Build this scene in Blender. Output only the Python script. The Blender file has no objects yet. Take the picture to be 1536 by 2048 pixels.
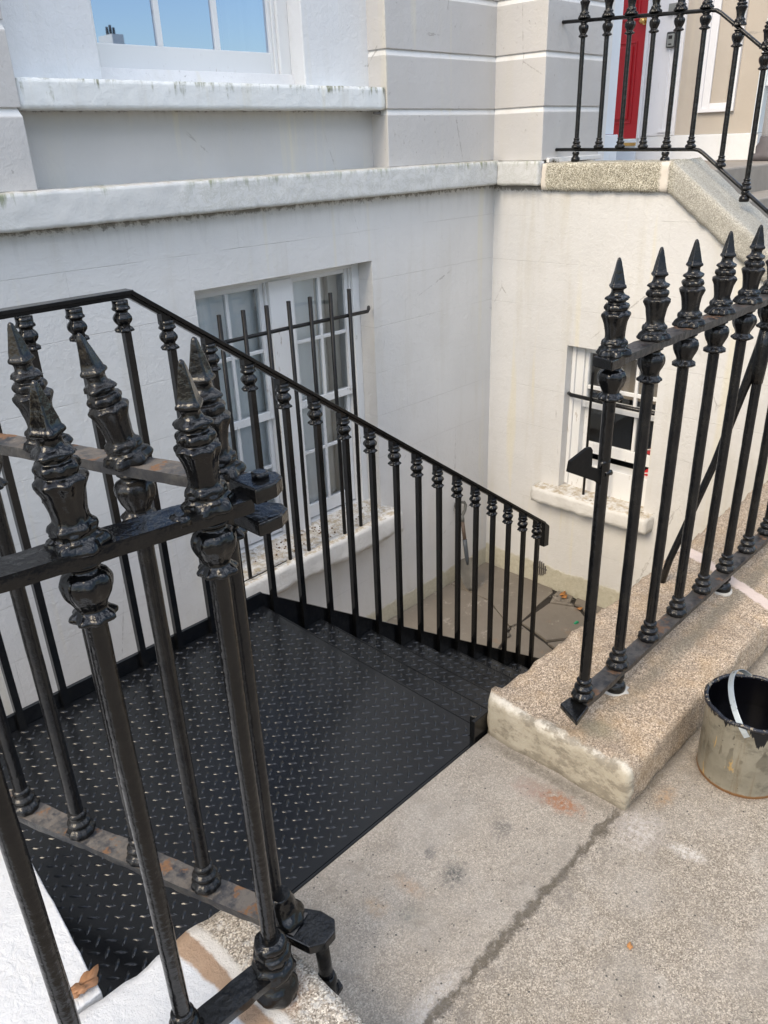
import bpy, bmesh, math, random
from mathutils import Vector, Matrix, noise
random.seed(7)
R = math.radians
scn = bpy.context.scene
C = scn.collection

# ------------------------------------------------------------------ camera, sky, sun, exposure
yaw, pitch, roll = 0.786998114, 0.437262163, -0.0370458194
fwd = Vector((math.sin(yaw)*math.cos(pitch), math.cos(yaw)*math.cos(pitch), -math.sin(pitch)))
r0 = Vector((math.cos(yaw), -math.sin(yaw), 0)); u0 = r0.cross(fwd)
rr = r0*math.cos(roll) + u0*math.sin(roll); uu = -r0*math.sin(roll) + u0*math.cos(roll)
cd = bpy.data.cameras.new('camera'); cam = bpy.data.objects.new('camera', cd); C.objects.link(cam)
cam.matrix_world = Matrix(((rr.x, uu.x, -fwd.x, 0), (rr.y, uu.y, -fwd.y, 0), (rr.z, uu.z, -fwd.z, 1.6), (0, 0, 0, 1)))
cd.sensor_fit = 'VERTICAL'; cd.sensor_height = 36; cd.sensor_width = 27; cd.lens = 1578.30847/2048*36
cd.clip_start = 0.02; cd.clip_end = 2000
scn.camera = cam

SUN_EL, SUN_AZ = R(42), R(267)          # azimuth from +Y towards +X
world = bpy.data.worlds.new('World'); scn.world = world; world.use_nodes = True
wn = world.node_tree.nodes; wl = world.node_tree.links
sky = wn.new('ShaderNodeTexSky'); sky.sky_type = 'NISHITA'; sky.sun_disc = False
sky.sun_elevation = SUN_EL; sky.sun_rotation = SUN_AZ; sky.dust_density = 1.2; sky.air_density = 1.0
bg = wn['Background']; bg.inputs[1].default_value = 0.15
# broken bright cloud high in the sky
tc = wn.new('ShaderNodeTexCoord'); wz = wn.new('ShaderNodeSeparateXYZ'); wl.new(tc.outputs['Generated'], wz.inputs[0])
cn = wn.new('ShaderNodeTexNoise'); wl.new(tc.outputs['Generated'], cn.inputs['Vector']); cn.inputs['Scale'].default_value = 2.6; cn.inputs['Detail'].default_value = 6; cn.inputs['Roughness'].default_value = 0.6
m1 = wn.new('ShaderNodeMapRange'); m1.interpolation_type = 'SMOOTHSTEP'; wl.new(cn.outputs['Fac'], m1.inputs[0]); m1.inputs[1].default_value = 0.46; m1.inputs[2].default_value = 0.60
m2 = wn.new('ShaderNodeMapRange'); m2.interpolation_type = 'SMOOTHSTEP'; wl.new(wz.outputs[2], m2.inputs[0]); m2.inputs[1].default_value = 0.30; m2.inputs[2].default_value = 0.62
mm_ = wn.new('ShaderNodeMath'); mm_.operation = 'MULTIPLY'; wl.new(m1.outputs[0], mm_.inputs[0]); wl.new(m2.outputs[0], mm_.inputs[1])
cm = wn.new('ShaderNodeMix'); cm.data_type = 'RGBA'; wl.new(mm_.outputs[0], cm.inputs[0]); wl.new(sky.outputs[0], cm.inputs[6]); cm.inputs[7].default_value = (15.5, 16.2, 17.8, 1)
wl.new(cm.outputs[2], bg.inputs[0])
sd = bpy.data.lights.new('sun', 'SUN'); sun = bpy.data.objects.new('sun', sd); C.objects.link(sun)
sd.energy = 2.0; sd.angle = R(28); sd.color = (1.0, 0.84, 0.61)
sv = Vector((math.sin(SUN_AZ)*math.cos(SUN_EL), math.cos(SUN_AZ)*math.cos(SUN_EL), math.sin(SUN_EL)))
sun.rotation_euler = sv.to_track_quat('Z', 'Y').to_euler(); sun.location = sv*20
scn.view_settings.view_transform = 'Standard'; scn.view_settings.look = 'None'
scn.view_settings.gamma = 1; scn.view_settings.exposure = 0.6
scn.cycles.max_bounces = 8

# ------------------------------------------------------------------ materials
class NT:
    def __init__(s, name):
        s.m = bpy.data.materials.new(name); s.m.use_nodes = True
        s.t = s.m.node_tree; s.n = s.t.nodes; s.l = s.t.links
        s.b = s.n['Principled BSDF']; s.out = s.n['Material Output']
        s.co = s.n.new('ShaderNodeTexCoord').outputs['Object']; s.sep = None
    def add(s, typ, **k):
        x = s.n.new(typ)
        for a, v in k.items(): setattr(x, a, v)
        return x
    def put(s, sock, v):
        if hasattr(v, 'node'): s.l.new(v, sock)
        elif isinstance(v, tuple) and len(v) == 3 and sock.type == 'RGBA': sock.default_value = (*v, 1)
        else: sock.default_value = v
    def vec(s, sc):
        m = s.add('ShaderNodeMapping'); s.l.new(s.co, m.inputs[0]); m.inputs['Scale'].default_value = sc
        return m.outputs[0]
    def noise(s, scale, detail=4, rough=0.55, vec=None, dist=0.0):
        x = s.add('ShaderNodeTexNoise'); s.l.new(vec or s.co, x.inputs['Vector'])
        x.inputs['Scale'].default_value = scale; x.inputs['Detail'].default_value = detail
        x.inputs['Roughness'].default_value = rough; x.inputs['Distortion'].default_value = dist
        return x.outputs['Fac']
    def voro(s, scale, vec=None, out='Distance', feature='F1'):
        x = s.add('ShaderNodeTexVoronoi', feature=feature); s.l.new(vec or s.co, x.inputs['Vector'])
        x.inputs['Scale'].default_value = scale
        return x.outputs[out]
    def ramp(s, fac, *st):
        x = s.add('ShaderNodeValToRGB'); s.l.new(fac, x.inputs[0]); e = x.color_ramp.elements
        while len(e) < len(st): e.new(0.5)
        for q, (p, c) in zip(e, st):
            q.position = p; q.color = (*c, 1) if isinstance(c, tuple) else (c, c, c, 1)
        return x.outputs[0]
    def mix(s, fac, a, b, blend='MIX'):
        x = s.add('ShaderNodeMix', data_type='RGBA', blend_type=blend)
        s.put(x.inputs[0], fac); s.put(x.inputs[6], a); s.put(x.inputs[7], b)
        return x.outputs[2]
    def math(s, op, a, b=0.0, c=None, clamp=False):
        x = s.add('ShaderNodeMath', operation=op, use_clamp=clamp)
        s.put(x.inputs[0], a); s.put(x.inputs[1], b)
        if c is not None: s.put(x.inputs[2], c)
        return x.outputs[0]
    def xyz(s, i):
        if not s.sep:
            s.sep = s.add('ShaderNodeSeparateXYZ'); s.l.new(s.co, s.sep.inputs[0])
        return s.sep.outputs[i]
    def smooth(s, v, a, b):                     # 0 at a .. 1 at b
        x = s.add('ShaderNodeMapRange', interpolation_type='SMOOTHSTEP'); s.l.new(v, x.inputs[0])
        x.inputs[1].default_value = min(a, b); x.inputs[2].default_value = max(a, b)
        x.inputs[3].default_value = 0 if a < b else 1; x.inputs[4].default_value = 1 if a < b else 0
        return x.outputs[0]
    def spot(s, cx, cy, rx, ry, ang=0.0, soft=0.6, nz=0.5, nsc=18):
        nz *= 1.5; nsc *= 1.6
        """soft noisy elliptical stain on a horizontal surface"""
        dx = s.math('SUBTRACT', s.xyz(0), cx); dy = s.math('SUBTRACT', s.xyz(1), cy)
        ca, sa = math.cos(ang), math.sin(ang)
        u = s.math('ADD', s.math('MULTIPLY', dx, ca/rx), s.math('MULTIPLY', dy, sa/rx))
        v = s.math('ADD', s.math('MULTIPLY', dx, -sa/ry), s.math('MULTIPLY', dy, ca/ry))
        d = s.math('SQRT', s.math('ADD', s.math('MULTIPLY', u, u), s.math('MULTIPLY', v, v)))
        d = s.math('ADD', d, s.math('MULTIPLY', s.math('SUBTRACT', s.noise(nsc, 9, 0.78), 0.5), nz*2))
        return s.smooth(d, 1.0, 1.0-soft)
    def bump(s, h, strength=0.3, dist=0.002, prev=None):
        x = s.add('ShaderNodeBump'); s.put(x.inputs['Height'], h)
        x.inputs['Strength'].default_value = strength; x.inputs['Distance'].default_value = dist
        if prev is not None: s.l.new(prev, x.inputs['Normal'])
        return x.outputs[0]
    def fin(s, col, rough=0.6, nrm=None, **k):
        s.put(s.b.inputs['Base Color'], col); s.put(s.b.inputs['Roughness'], rough)
        if nrm is not None: s.l.new(nrm, s.b.inputs['Normal'])
        for a, v in k.items(): s.put(s.b.inputs[a.replace('_', ' ')], v)
        return s.m

def wall_paint(name, base, ashlar=None, dirt=0.25, bumpy=1.0, rise=None, green=None, flake=0.0, course=0.305, under=None):
    n = NT(name)
    big = n.noise(1.3, 5, 0.6); col = n.mix(n.smooth(big, 0.35, 0.7), tuple(c*0.95 for c in base), tuple(c*1.03 for c in base))
    st = n.noise(1.0, 6, 0.62, n.vec((7, 7, 0.8)))
    col = n.mix(n.math('MULTIPLY', n.smooth(st, 0.5, 0.75), dirt), col, (0.52, 0.49, 0.42))
    fine = n.noise(9, 8, 0.72)
    col = n.mix(n.math('MULTIPLY', n.smooth(fine, 0.58, 0.72), dirt*0.5), col, (0.47, 0.46, 0.42))
    sp = n.voro(23); spm = n.math('MULTIPLY', n.smooth(sp, 0.055, 0.03), n.smooth(n.noise(2.3, 3), 0.55, 0.66))
    col = n.mix(n.math('MULTIPLY', spm, 0.8), col, (0.16, 0.13, 0.1))
    b = n.bump(n.noise(150, 3, 0.6), 0.35*bumpy, 0.002)
    b = n.bump(n.noise(38, 5, 0.65, dist=0.6), 0.6*bumpy, 0.006, b)
    b = n.bump(n.noise(5, 3, 0.5), 0.5, 0.012, b)
    if ashlar:
        ax, off = ashlar
        wob = n.math('MULTIPLY', n.math('SUBTRACT', n.noise(3, 4), 0.5), 0.012)
        zz = n.math('ADD', n.math('ADD', n.xyz(2), 20+off), wob)
        m = n.math('ABSOLUTE', n.math('SUBTRACT', n.math('MODULO', zz, course), course/2))
        ln = n.smooth(m, 0.0028, 0.0008)
        row = n.math('MODULO', n.math('FLOOR', n.math('DIVIDE', n.math('ADD', zz, course/2), course)), 2.0)
        hx = n.math('ADD', n.math('ADD', n.xyz(ax), 30), n.math('MULTIPLY', row, 0.33))
        m2 = n.math('ABSOLUTE', n.math('SUBTRACT', n.math('MODULO', n.math('ADD', hx, wob), 0.66), 0.33))
        ln2 = n.smooth(m2, 0.0026, 0.0008)
        gate = n.smooth(n.noise(1.7, 3), 0.36, 0.58)
        ln = n.math('MULTIPLY', n.math('MAXIMUM', ln, n.math('MULTIPLY', ln2, 0.6)), gate)
        col = n.mix(n.math('MULTIPLY', ln, 0.35), col, (0.36, 0.34, 0.32))
        b = n.bump(n.math('SUBTRACT', 1.0, ln), 0.5, 0.003, b)
    cr = n.voro(1.15, n.vec((1, 1, 0.55)), feature='DISTANCE_TO_EDGE')
    wv = n.math('ADD', cr, n.math('MULTIPLY', n.math('SUBTRACT', n.noise(14, 5, 0.7), 0.5), 0.03))
    ck = n.math('MULTIPLY', n.smooth(n.math('ABSOLUTE', wv), 0.0028, 0.0008), n.smooth(n.noise(1.9, 3), 0.54, 0.62))
    col = n.mix(n.math('MULTIPLY', ck, 0.6), col, (0.26, 0.24, 0.22))
    yel = n.noise(1.0, 4, 0.5, n.vec((9, 9, 0.5)))
    col = n.mix(n.math('MULTIPLY', n.smooth(yel, 0.60, 0.72), dirt*0.9), col, (0.66, 0.60, 0.42))
    if under:                   # soot washed down from the ledge above
        z0, dep = under
        d = n.math('DIVIDE', n.math('SUBTRACT', z0, n.xyz(2)), dep)
        rn = n.noise(1.0, 6, 0.7, n.vec((24, 24, 2.2)))
        k = n.math('MULTIPLY', n.smooth(n.math('SUBTRACT', rn, n.math('MULTIPLY', d, 0.35)), 0.34, 0.62), 0.20)
        col = n.mix(k, col, (0.34, 0.33, 0.31))
        k = n.math('MULTIPLY', n.smooth(n.math('ADD', d, n.math('MULTIPLY', n.noise(35, 6, 0.75), -0.5)), -0.13, -0.22), 0.8)
        col = n.mix(k, col, (0.13, 0.12, 0.10))
    if rise is not None:        # bare damp band at the foot of the wall
        e = n.math('ADD', n.xyz(2), n.math('MULTIPLY', n.noise(7, 5, 0.7), -0.12))
        m = n.smooth(e, rise+0.015, rise-0.015)
        col = n.mix(m, col, n.mix(n.noise(30, 5, 0.7), (0.36, 0.33, 0.22), (0.64, 0.61, 0.52)))
        b = n.bump(n.math('MULTIPLY', m, n.noise(60, 5, 0.7)), 0.8, 0.01, b)
    if green:                   # algae running down from an arris at height z
        z0, dep, amt = green
        runs = n.noise(1.0, 6, 0.7, n.vec((42, 42, 3)))
        d = n.math('DIVIDE', n.math('SUBTRACT', z0, n.xyz(2)), dep)
        k = n.math('MULTIPLY', n.smooth(n.math('SUBTRACT', runs, n.math('MULTIPLY', d, 0.22)), 0.40, 0.56), n.smooth(n.noise(6.5, 5, 0.7), 0.42, 0.60))
        k = n.math('MULTIPLY', k, n.smooth(n.xyz(2), z0-dep*1.6, z0-dep*1.0))
        col = n.mix(n.math('MULTIPLY', k, amt), col, n.mix(n.noise(90, 3), (0.10, 0.11, 0.055), (0.3, 0.3, 0.2)))
    if flake:
        f = n.noise(46, 7, 0.75, n.vec((1, 1, 0.6))); g = n.noise(5, 3)
        k = n.math('MULTIPLY', n.smooth(f, 0.62, 0.66), n.smooth(g, 0.42, 0.6))
        col = n.mix(n.math('MULTIPLY', k, flake), col, (0.12, 0.10, 0.08))
        b = n.bump(n.math('SUBTRACT', 1.0, k), 0.5, 0.002, b)
    return n.fin(col, 0.62, b)

MAT = {}
WARM = (0.62, 0.61, 0.59)
MAT['wall'] = wall_paint('basement_wall_paint', WARM, (0, 0.09), 0.34, 1.1, rise=-1.70, under=(1.31, 0.30))
MAT['wallB'] = wall_paint('side_wall_paint', WARM, (1, 0.10), 0.5, 1.1, rise=-1.66, under=(1.285, 0.22))
MAT['block'] = wall_paint('block_paint', (0.52, 0.505, 0.49), None, 0.3, 0.9, flake=0.5)
MAT['panel'] = wall_paint('recess_panel_paint', (0.5, 0.49, 0.475), None, 0.4, 0.5, under=(1.79, 0.12))
MAT['whitetop'] = wall_paint('white_painted_wall_top', (0.60, 0.605, 0.61), None, 0.16, 1.6)
MAT['white'] = wall_paint('white_masonry_paint', (0.72, 0.725, 0.73), None, 0.14, 1.0)
MAT['joint'] = wall_paint('joint_paint', (0.70, 0.695, 0.68), None, 0.35, 0.4, flake=0.5)
MAT['sillp'] = wall_paint('upper_sill_paint', (0.72, 0.735, 0.725), None, 0.3, 0.9, green=(1.905, 0.085, 0.95), flake=0.35)
MAT['subsill'] = wall_paint('flaking_sub_sill_paint', (0.72, 0.71, 0.7), None, 0.3, 0.8, flake=1.0)
def band_mat():
    n = NT('band_course_paint')
    base = (0.60, 0.60, 0.585)
    col = n.mix(n.noise(3, 6, 0.7, n.vec((1, 1, 1.0))), tuple(c*0.92 for c in base), tuple(c*1.06 for c in base))
    w = n.noise(13, 8, 0.78, n.vec((1, 1, 1.3)), dist=0.8)
    v = n.smooth(n.math('ABSOLUTE', n.math('SUBTRACT', w, 0.5)), 0.035, 0.006)
    g = n.smooth(n.noise(1.1, 2), 0.40, 0.58)
    col = n.mix(n.math('MULTIPLY', n.math('MULTIPLY', v, g), 0.38), col, (0.33, 0.33, 0.26))
    runs = n.noise(1.0, 6, 0.7, n.vec((38, 38, 3)))
    k = n.math('MULTIPLY', n.smooth(n.math('SUBTRACT', runs, n.math('MULTIPLY', n.math('SUBTRACT', 1.47, n.xyz(2)), 3.0)), 0.38, 0.6), n.smooth(n.noise(2.2, 2), 0.42, 0.56))
    col = n.mix(n.math('MULTIPLY', k, 0.9), col, (0.22, 0.24, 0.14))
    e = n.smooth(n.math('ADD', n.xyz(2), n.math('MULTIPLY', n.noise(20, 5), 0.03)), 1.335, 1.318)
    col = n.mix(n.math('MULTIPLY', e, 0.45), col, (0.3, 0.28, 0.2))
    top = n.smooth(n.xyz(2), 1.452, 1.461)
    col = n.mix(n.math('MULTIPLY', top, n.smooth(n.noise(25, 5, 0.7), 0.35, 0.7)), col, (0.5, 0.45, 0.38))
    b = n.bump(n.noise(90, 4, 0.6), 0.4, 0.003); b = n.bump(n.noise(14, 4, 0.6), 0.5, 0.008, b)
    return n.fin(col, 0.65, b)
MAT['band'] = band_mat()

def wood(name, base, wear=0.6):
    n = NT(name)
    g = n.noise(30, 6, 0.7, n.vec((1, 1, 0.35))); m = n.noise(4, 3)
    k = n.math('MULTIPLY', n.smooth(g, 0.60, 0.66), n.smooth(m, 0.45, 0.6))
    col = n.mix(n.noise(3, 3), tuple(c*0.93 for c in base), base)
    col = n.mix(n.math('MULTIPLY', k, wear), col, (0.30, 0.24, 0.18))
    return n.fin(col, 0.4, n.bump(n.noise(60, 5, 0.6, n.vec((1, 1, 0.3))), 0.4, 0.002))
MAT['frame'] = wood('white_window_paint', (0.74, 0.74, 0.73), 0.7)
MAT['red'] = wood('red_door_paint', (0.50, 0.012, 0.02), 0.0)
MAT['whitewood'] = wood('white_joinery_paint', (0.76, 0.76, 0.78), 0.15)
MAT['palewood'] = wood('pale_blue_white_paint', (0.70, 0.76, 0.82), 0.1)
MAT['beige'] = wall_paint('beige_wall_paint', (0.46, 0.41, 0.35), None, 0.15, 0.5)

def granite(name, a, b, dark, sc=260, bumpk=1.0, gold=0.0):
    n = NT(name)
    v = n.add('ShaderNodeTexVoronoi'); n.l.new(n.co, v.inputs['Vector']); v.inputs['Scale'].default_value = sc
    s1 = n.add('ShaderNodeSeparateColor'); n.l.new(v.outputs['Color'], s1.inputs[0]); g = s1.outputs[0]
    col = n.ramp(g, (0.0, dark), (0.22, tuple(x*0.75 for x in a)), (0.5, a), (0.78, b), (1.0, tuple(min(1, x*1.35) for x in b)))
    big = n.noise(4, 6, 0.7)
    col = n.mix(n.math('MULTIPLY', n.smooth(big, 0.45, 0.7), 0.45), col, tuple(x*0.62 for x in a), 'MIX')
    if gold: col = n.mix(n.math('MULTIPLY', n.smooth(n.noise(9, 5, 0.7), 0.45, 0.65), gold), col, (0.42, 0.27, 0.12))
    h = n.noise(sc*0.55, 4, 0.7)
    bb = n.bump(h, 0.7*bumpk, 0.003); bb = n.bump(n.noise(22, 4, 0.6), 0.6, 0.008, bb)
    return n, col, bb
def plinth_mat():
    n, col, bb = granite('tan_granite', (0.335, 0.25, 0.168), (0.53, 0.425, 0.315), (0.13, 0.095, 0.07), 330, 1.2, 0.25)
    # the painted / weathered end face of the right plinth (x just past 1.50) and pale arris
    x, y, z = n.xyz(0), n.xyz(1), n.xyz(2)
    nz = n.math('MULTIPLY', n.math('SUBTRACT', n.noise(24, 6, 0.75), 0.5), 0.06)
    end = n.smooth(n.math('ADD', x, nz), 1.535, 1.512)
    stain = n.smooth(n.math('ADD', n.noise(16, 6, 0.75, n.vec((1, 1, 1.6))), n.math('MULTIPLY', n.math('SUBTRACT', y, 0.88), -0.15)), 0.46, 0.60)
    ec = n.mix(n.noise(12, 6, 0.7), (0.27, 0.23, 0.165), (0.52, 0.47, 0.37))
    ec = n.mix(n.smooth(n.math('ADD', z, n.math('MULTIPLY', n.noise(30, 6, 0.75), 0.07)), 0.148, 0.175), ec, (0.62, 0.57, 0.48))
    ec = n.mix(n.math('MULTIPLY', stain, 0.8), ec, (0.20, 0.17, 0.125))
    ec = n.mix(n.math('MULTIPLY', n.smooth(n.voro(160), 0.25, 0.1), 0.5), ec, (0.40, 0.30, 0.17))
    side = n.smooth(x, 1.3, 1.45)
    col = n.mix(n.math('MULTIPLY', end, side), col, ec)
    # dark olive band and end spot under the rail
    m = n.spot(2.4, 0.80, 1.1, 0.045, 0, 0.8, 0.35, 12)
    col = n.mix(n.math('MULTIPLY', m, 0.6), col, (0.13, 0.12, 0.09))
    m = n.spot(1.60, 0.80, 0.06, 0.08, 0, 0.8, 0.35, 20)
    col = n.mix(n.math('MULTIPLY', m, 0.55), col, (0.20, 0.18, 0.11))
    # pink mortar joint across the plinth near x = 2.6
    jx = n.math('ADD', n.math('SUBTRACT', x, n.math('MULTIPLY', y, 0.55)), nz)
    j = n.smooth(n.math('ABSOLUTE', n.math('SUBTRACT', jx, 2.15)), 0.034, 0.022)
    col = n.mix(j, col, (0.64, 0.52, 0.45))
    # darker towards the foot
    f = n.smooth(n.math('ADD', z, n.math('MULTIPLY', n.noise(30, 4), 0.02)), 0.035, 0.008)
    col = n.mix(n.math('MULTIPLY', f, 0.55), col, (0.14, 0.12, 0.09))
    return n.fin(col, 0.75, bb)
MAT['plinth'] = plinth_mat()
def stub_mat():
    n, col, bb = granite('granite_part_whitewashed', (0.38, 0.32, 0.25), (0.6, 0.54, 0.45), (0.12, 0.1, 0.08), 330, 1.2)
    x = n.xyz(0); nz = n.math('MULTIPLY', n.math('SUBTRACT', n.noise(14, 6, 0.7), 0.5), 0.03)
    xx = n.math('ADD', x, nz)
    rust = n.spot(0.53, 0.86, 0.075, 0.065, 0, 0.9, 0.5, 30)
    col = n.mix(n.math('MULTIPLY', n.smooth(n.noise(45, 6, 0.75), 0.52, 0.6), 0.5), col, (0.66, 0.64, 0.6))
    col = n.mix(n.math('MULTIPLY', rust, 0.75), col, (0.32, 0.15, 0.06))
    col = n.mix(n.smooth(xx, 0.518, 0.506), col, (0.66, 0.62, 0.56))
    col = n.mix(n.smooth(xx, 0.492, 0.484), col, n.mix(n.noise(20, 5), (0.30, 0.19, 0.12), (0.42, 0.3, 0.2)))
    y = n.xyz(1)
    col = n.mix(n.smooth(n.math('ADD', xx, n.math('MULTIPLY', n.smooth(y, 0.95, 1.08), 0.012)), 0.457, 0.447), col, (0.62, 0.625, 0.63))
    return n.fin(col, 0.7, n.bump(n.noise(35, 5, 0.65), 0.5, 0.006, bb))
MAT['stub'] = stub_mat()
n, col, bb = granite('coping_granite', (0.33, 0.30, 0.225), (0.56, 0.53, 0.44), (0.09, 0.08, 0.055), 240, 1.2)
mm = n.math('MAXIMUM', n.spot(4.93, 2.40, 3.0, 0.035, 0, 0.5, 0.4, 25), n.spot(4.93, 3.27, 3.0, 0.03, 0, 0.5, 0.5, 25))
col = n.mix(mm, col, (0.66, 0.60, 0.52))
lo = n.smooth(n.xyz(1), 2.40, 2.30)
col = n.mix(n.math('MULTIPLY', lo, 0.55), col, n.mix(n.noise(150, 3, 0.7), (0.10, 0.10, 0.085), (0.58, 0.56, 0.52)))
MAT['coping'] = n.fin(col, 0.75, bb)

def pavement_mat():
    n, col, bb = granite('pavement_concrete', (0.275, 0.232, 0.178), (0.375, 0.325, 0.26), (0.15, 0.122, 0.095), 380, 0.9)
    m = n.noise(3.2, 7, 0.72)
    col = n.mix(n.math('MULTIPLY', n.smooth(m, 0.42, 0.65), 0.35), col, (0.40, 0.365, 0.32))
    col = n.mix(n.math('MULTIPLY', n.smooth(n.noise(7.5, 6, 0.75), 0.50, 0.68), 0.35), col, (0.2, 0.18, 0.15))
    slab = n.smooth(n.math('ADD', n.xyz(1), n.math('MULTIPLY', n.noise(30, 4), 0.012)), 0.665, 0.69)
    col = n.mix(n.math('MULTIPLY', slab, 0.30), col, (0.37, 0.33, 0.28))
    grain = n.smooth(n.noise(75, 7, 0.8), 0.34, 0.62)
    col = n.mix(n.math('MULTIPLY', n.smooth(n.noise(16, 8, 0.78, dist=0.4), 0.5, 0.64), 0.3), col, (0.17, 0.145, 0.115))
    col = n.mix(n.math('MULTIPLY', n.smooth(n.noise(11, 8, 0.78, n.vec((1, 1, 1)), 0.3), 0.44, 0.34), 0.3), col, (0.44, 0.40, 0.34))
    def st(c, k, *a, **q):
        nonlocal col
        col = n.mix(n.math('MULTIPLY', n.math('MULTIPLY', n.spot(*a, **q), grain), min(1, k*1.25)), col, c)
    st((0.22, 0.16, 0.12), 0.7, 1.42, 0.84, 0.055, 0.12, 0.1, soft=0.9, nz=0.5)
    st((0.30, 0.13, 0.06), 0.85, 1.415, 0.79, 0.045, 0.085, 0.1, soft=0.8, nz=0.7, nsc=30)
    st((0.30, 0.21, 0.17), 0.6, 1.40, 0.88, 0.05, 0.07, 0.1, soft=0.9, nz=0.4)
    st((0.10, 0.09, 0.08), 0.9, 1.245, 0.855, 0.05, 0.04, 0.2, soft=0.95, nz=0.35, nsc=25)
    st((0.07, 0.07, 0.065), 1.0, 1.052, 0.855, 0.065, 0.05, 0.2, soft=0.95, nz=0.35, nsc=25)
    st((0.12, 0.11, 0.10), 0.7, 1.06, 0.94, 0.03, 0.017, 0.5, soft=0.5, nz=0.4, nsc=40)
    st((0.14, 0.14, 0.12), 0.5, 0.895, 0.86, 0.05, 0.05, 0.2, soft=0.95, nz=0.4)
    st((0.36, 0.22, 0.12), 0.45, 0.955, 0.91, 0.03, 0.07, 0.1, soft=0.9, nz=0.5)
    st((0.40, 0.25, 0.12), 0.35, 0.86, 0.93, 0.035, 0.05, 0.1, soft=0.9, nz=0.5)
    st((0.58, 0.54, 0.49), 0.7, 1.485, 0.475, 0.03, 0.065, 0.15, soft=0.9, nz=0.6, nsc=30)
    st((0.56, 0.51, 0.47), 0.5, 1.47, 0.60, 0.10, 0.09, 0.0, soft=0.9, nz=0.5, nsc=12)
    st((0.40, 0.25, 0.13), 0.5, 1.62, 0.60, 0.07, 0.035, 0.0, soft=0.9, nz=0.5)
    st((0.14, 0.12, 0.09), 0.6, 1.475, 0.88, 0.025, 0.30, 0.0, soft=0.6, nz=0.3)  # dirt and contact shade painted along the plinth end
    st((0.50, 0.47, 0.44), 0.5, 0.78, 0.69, 0.12, 0.05, 0.0, soft=0.9, nz=0.5, nsc=14)
    # dirty joint between the threshold slab and the footway
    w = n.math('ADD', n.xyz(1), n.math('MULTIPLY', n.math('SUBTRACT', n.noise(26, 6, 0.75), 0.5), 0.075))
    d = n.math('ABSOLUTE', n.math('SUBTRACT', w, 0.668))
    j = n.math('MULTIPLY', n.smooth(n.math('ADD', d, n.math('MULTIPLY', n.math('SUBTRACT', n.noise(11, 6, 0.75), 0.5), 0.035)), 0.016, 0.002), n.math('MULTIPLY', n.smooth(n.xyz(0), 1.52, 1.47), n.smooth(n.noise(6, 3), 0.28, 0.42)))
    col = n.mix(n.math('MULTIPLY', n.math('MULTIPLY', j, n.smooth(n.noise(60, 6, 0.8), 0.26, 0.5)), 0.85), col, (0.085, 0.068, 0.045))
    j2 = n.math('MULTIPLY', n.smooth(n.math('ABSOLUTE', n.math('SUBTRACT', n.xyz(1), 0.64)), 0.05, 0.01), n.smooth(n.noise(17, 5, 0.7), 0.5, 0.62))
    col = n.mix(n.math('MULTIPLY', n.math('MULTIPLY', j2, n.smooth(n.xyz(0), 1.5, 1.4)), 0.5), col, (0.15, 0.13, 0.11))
    # dirt and contact shade painted along the plinth side and round the bucket
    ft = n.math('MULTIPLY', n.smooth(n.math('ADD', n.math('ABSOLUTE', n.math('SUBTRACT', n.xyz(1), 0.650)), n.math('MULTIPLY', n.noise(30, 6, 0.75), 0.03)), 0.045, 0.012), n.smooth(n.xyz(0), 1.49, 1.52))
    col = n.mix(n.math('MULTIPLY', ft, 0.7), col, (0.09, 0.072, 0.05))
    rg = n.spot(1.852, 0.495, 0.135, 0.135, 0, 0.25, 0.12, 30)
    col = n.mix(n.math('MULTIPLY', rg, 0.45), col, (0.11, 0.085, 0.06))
    sp = n.math('MULTIPLY', n.smooth(n.voro(34), 0.10, 0.07), n.smooth(n.noise(9, 2), 0.46, 0.52))  # specks of dropped paint and grit
    col = n.mix(n.math('MULTIPLY', sp, 0.85), col, (0.03, 0.03, 0.03))
    sp = n.math('MULTIPLY', n.smooth(n.voro(61), 0.15, 0.10), n.smooth(n.noise(6, 2), 0.47, 0.53))
    col = n.mix(n.math('MULTIPLY', sp, 0.7), col, (0.05, 0.045, 0.04))
    bb = n.bump(n.math('SUBTRACT', 1.0, j), 0.6, 0.006, bb)
    bb = n.bump(n.noise(48, 5, 0.7), 0.5, 0.004, bb)
    return n.fin(col, 0.8, bb)
MAT['pave'] = pavement_mat()

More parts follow.
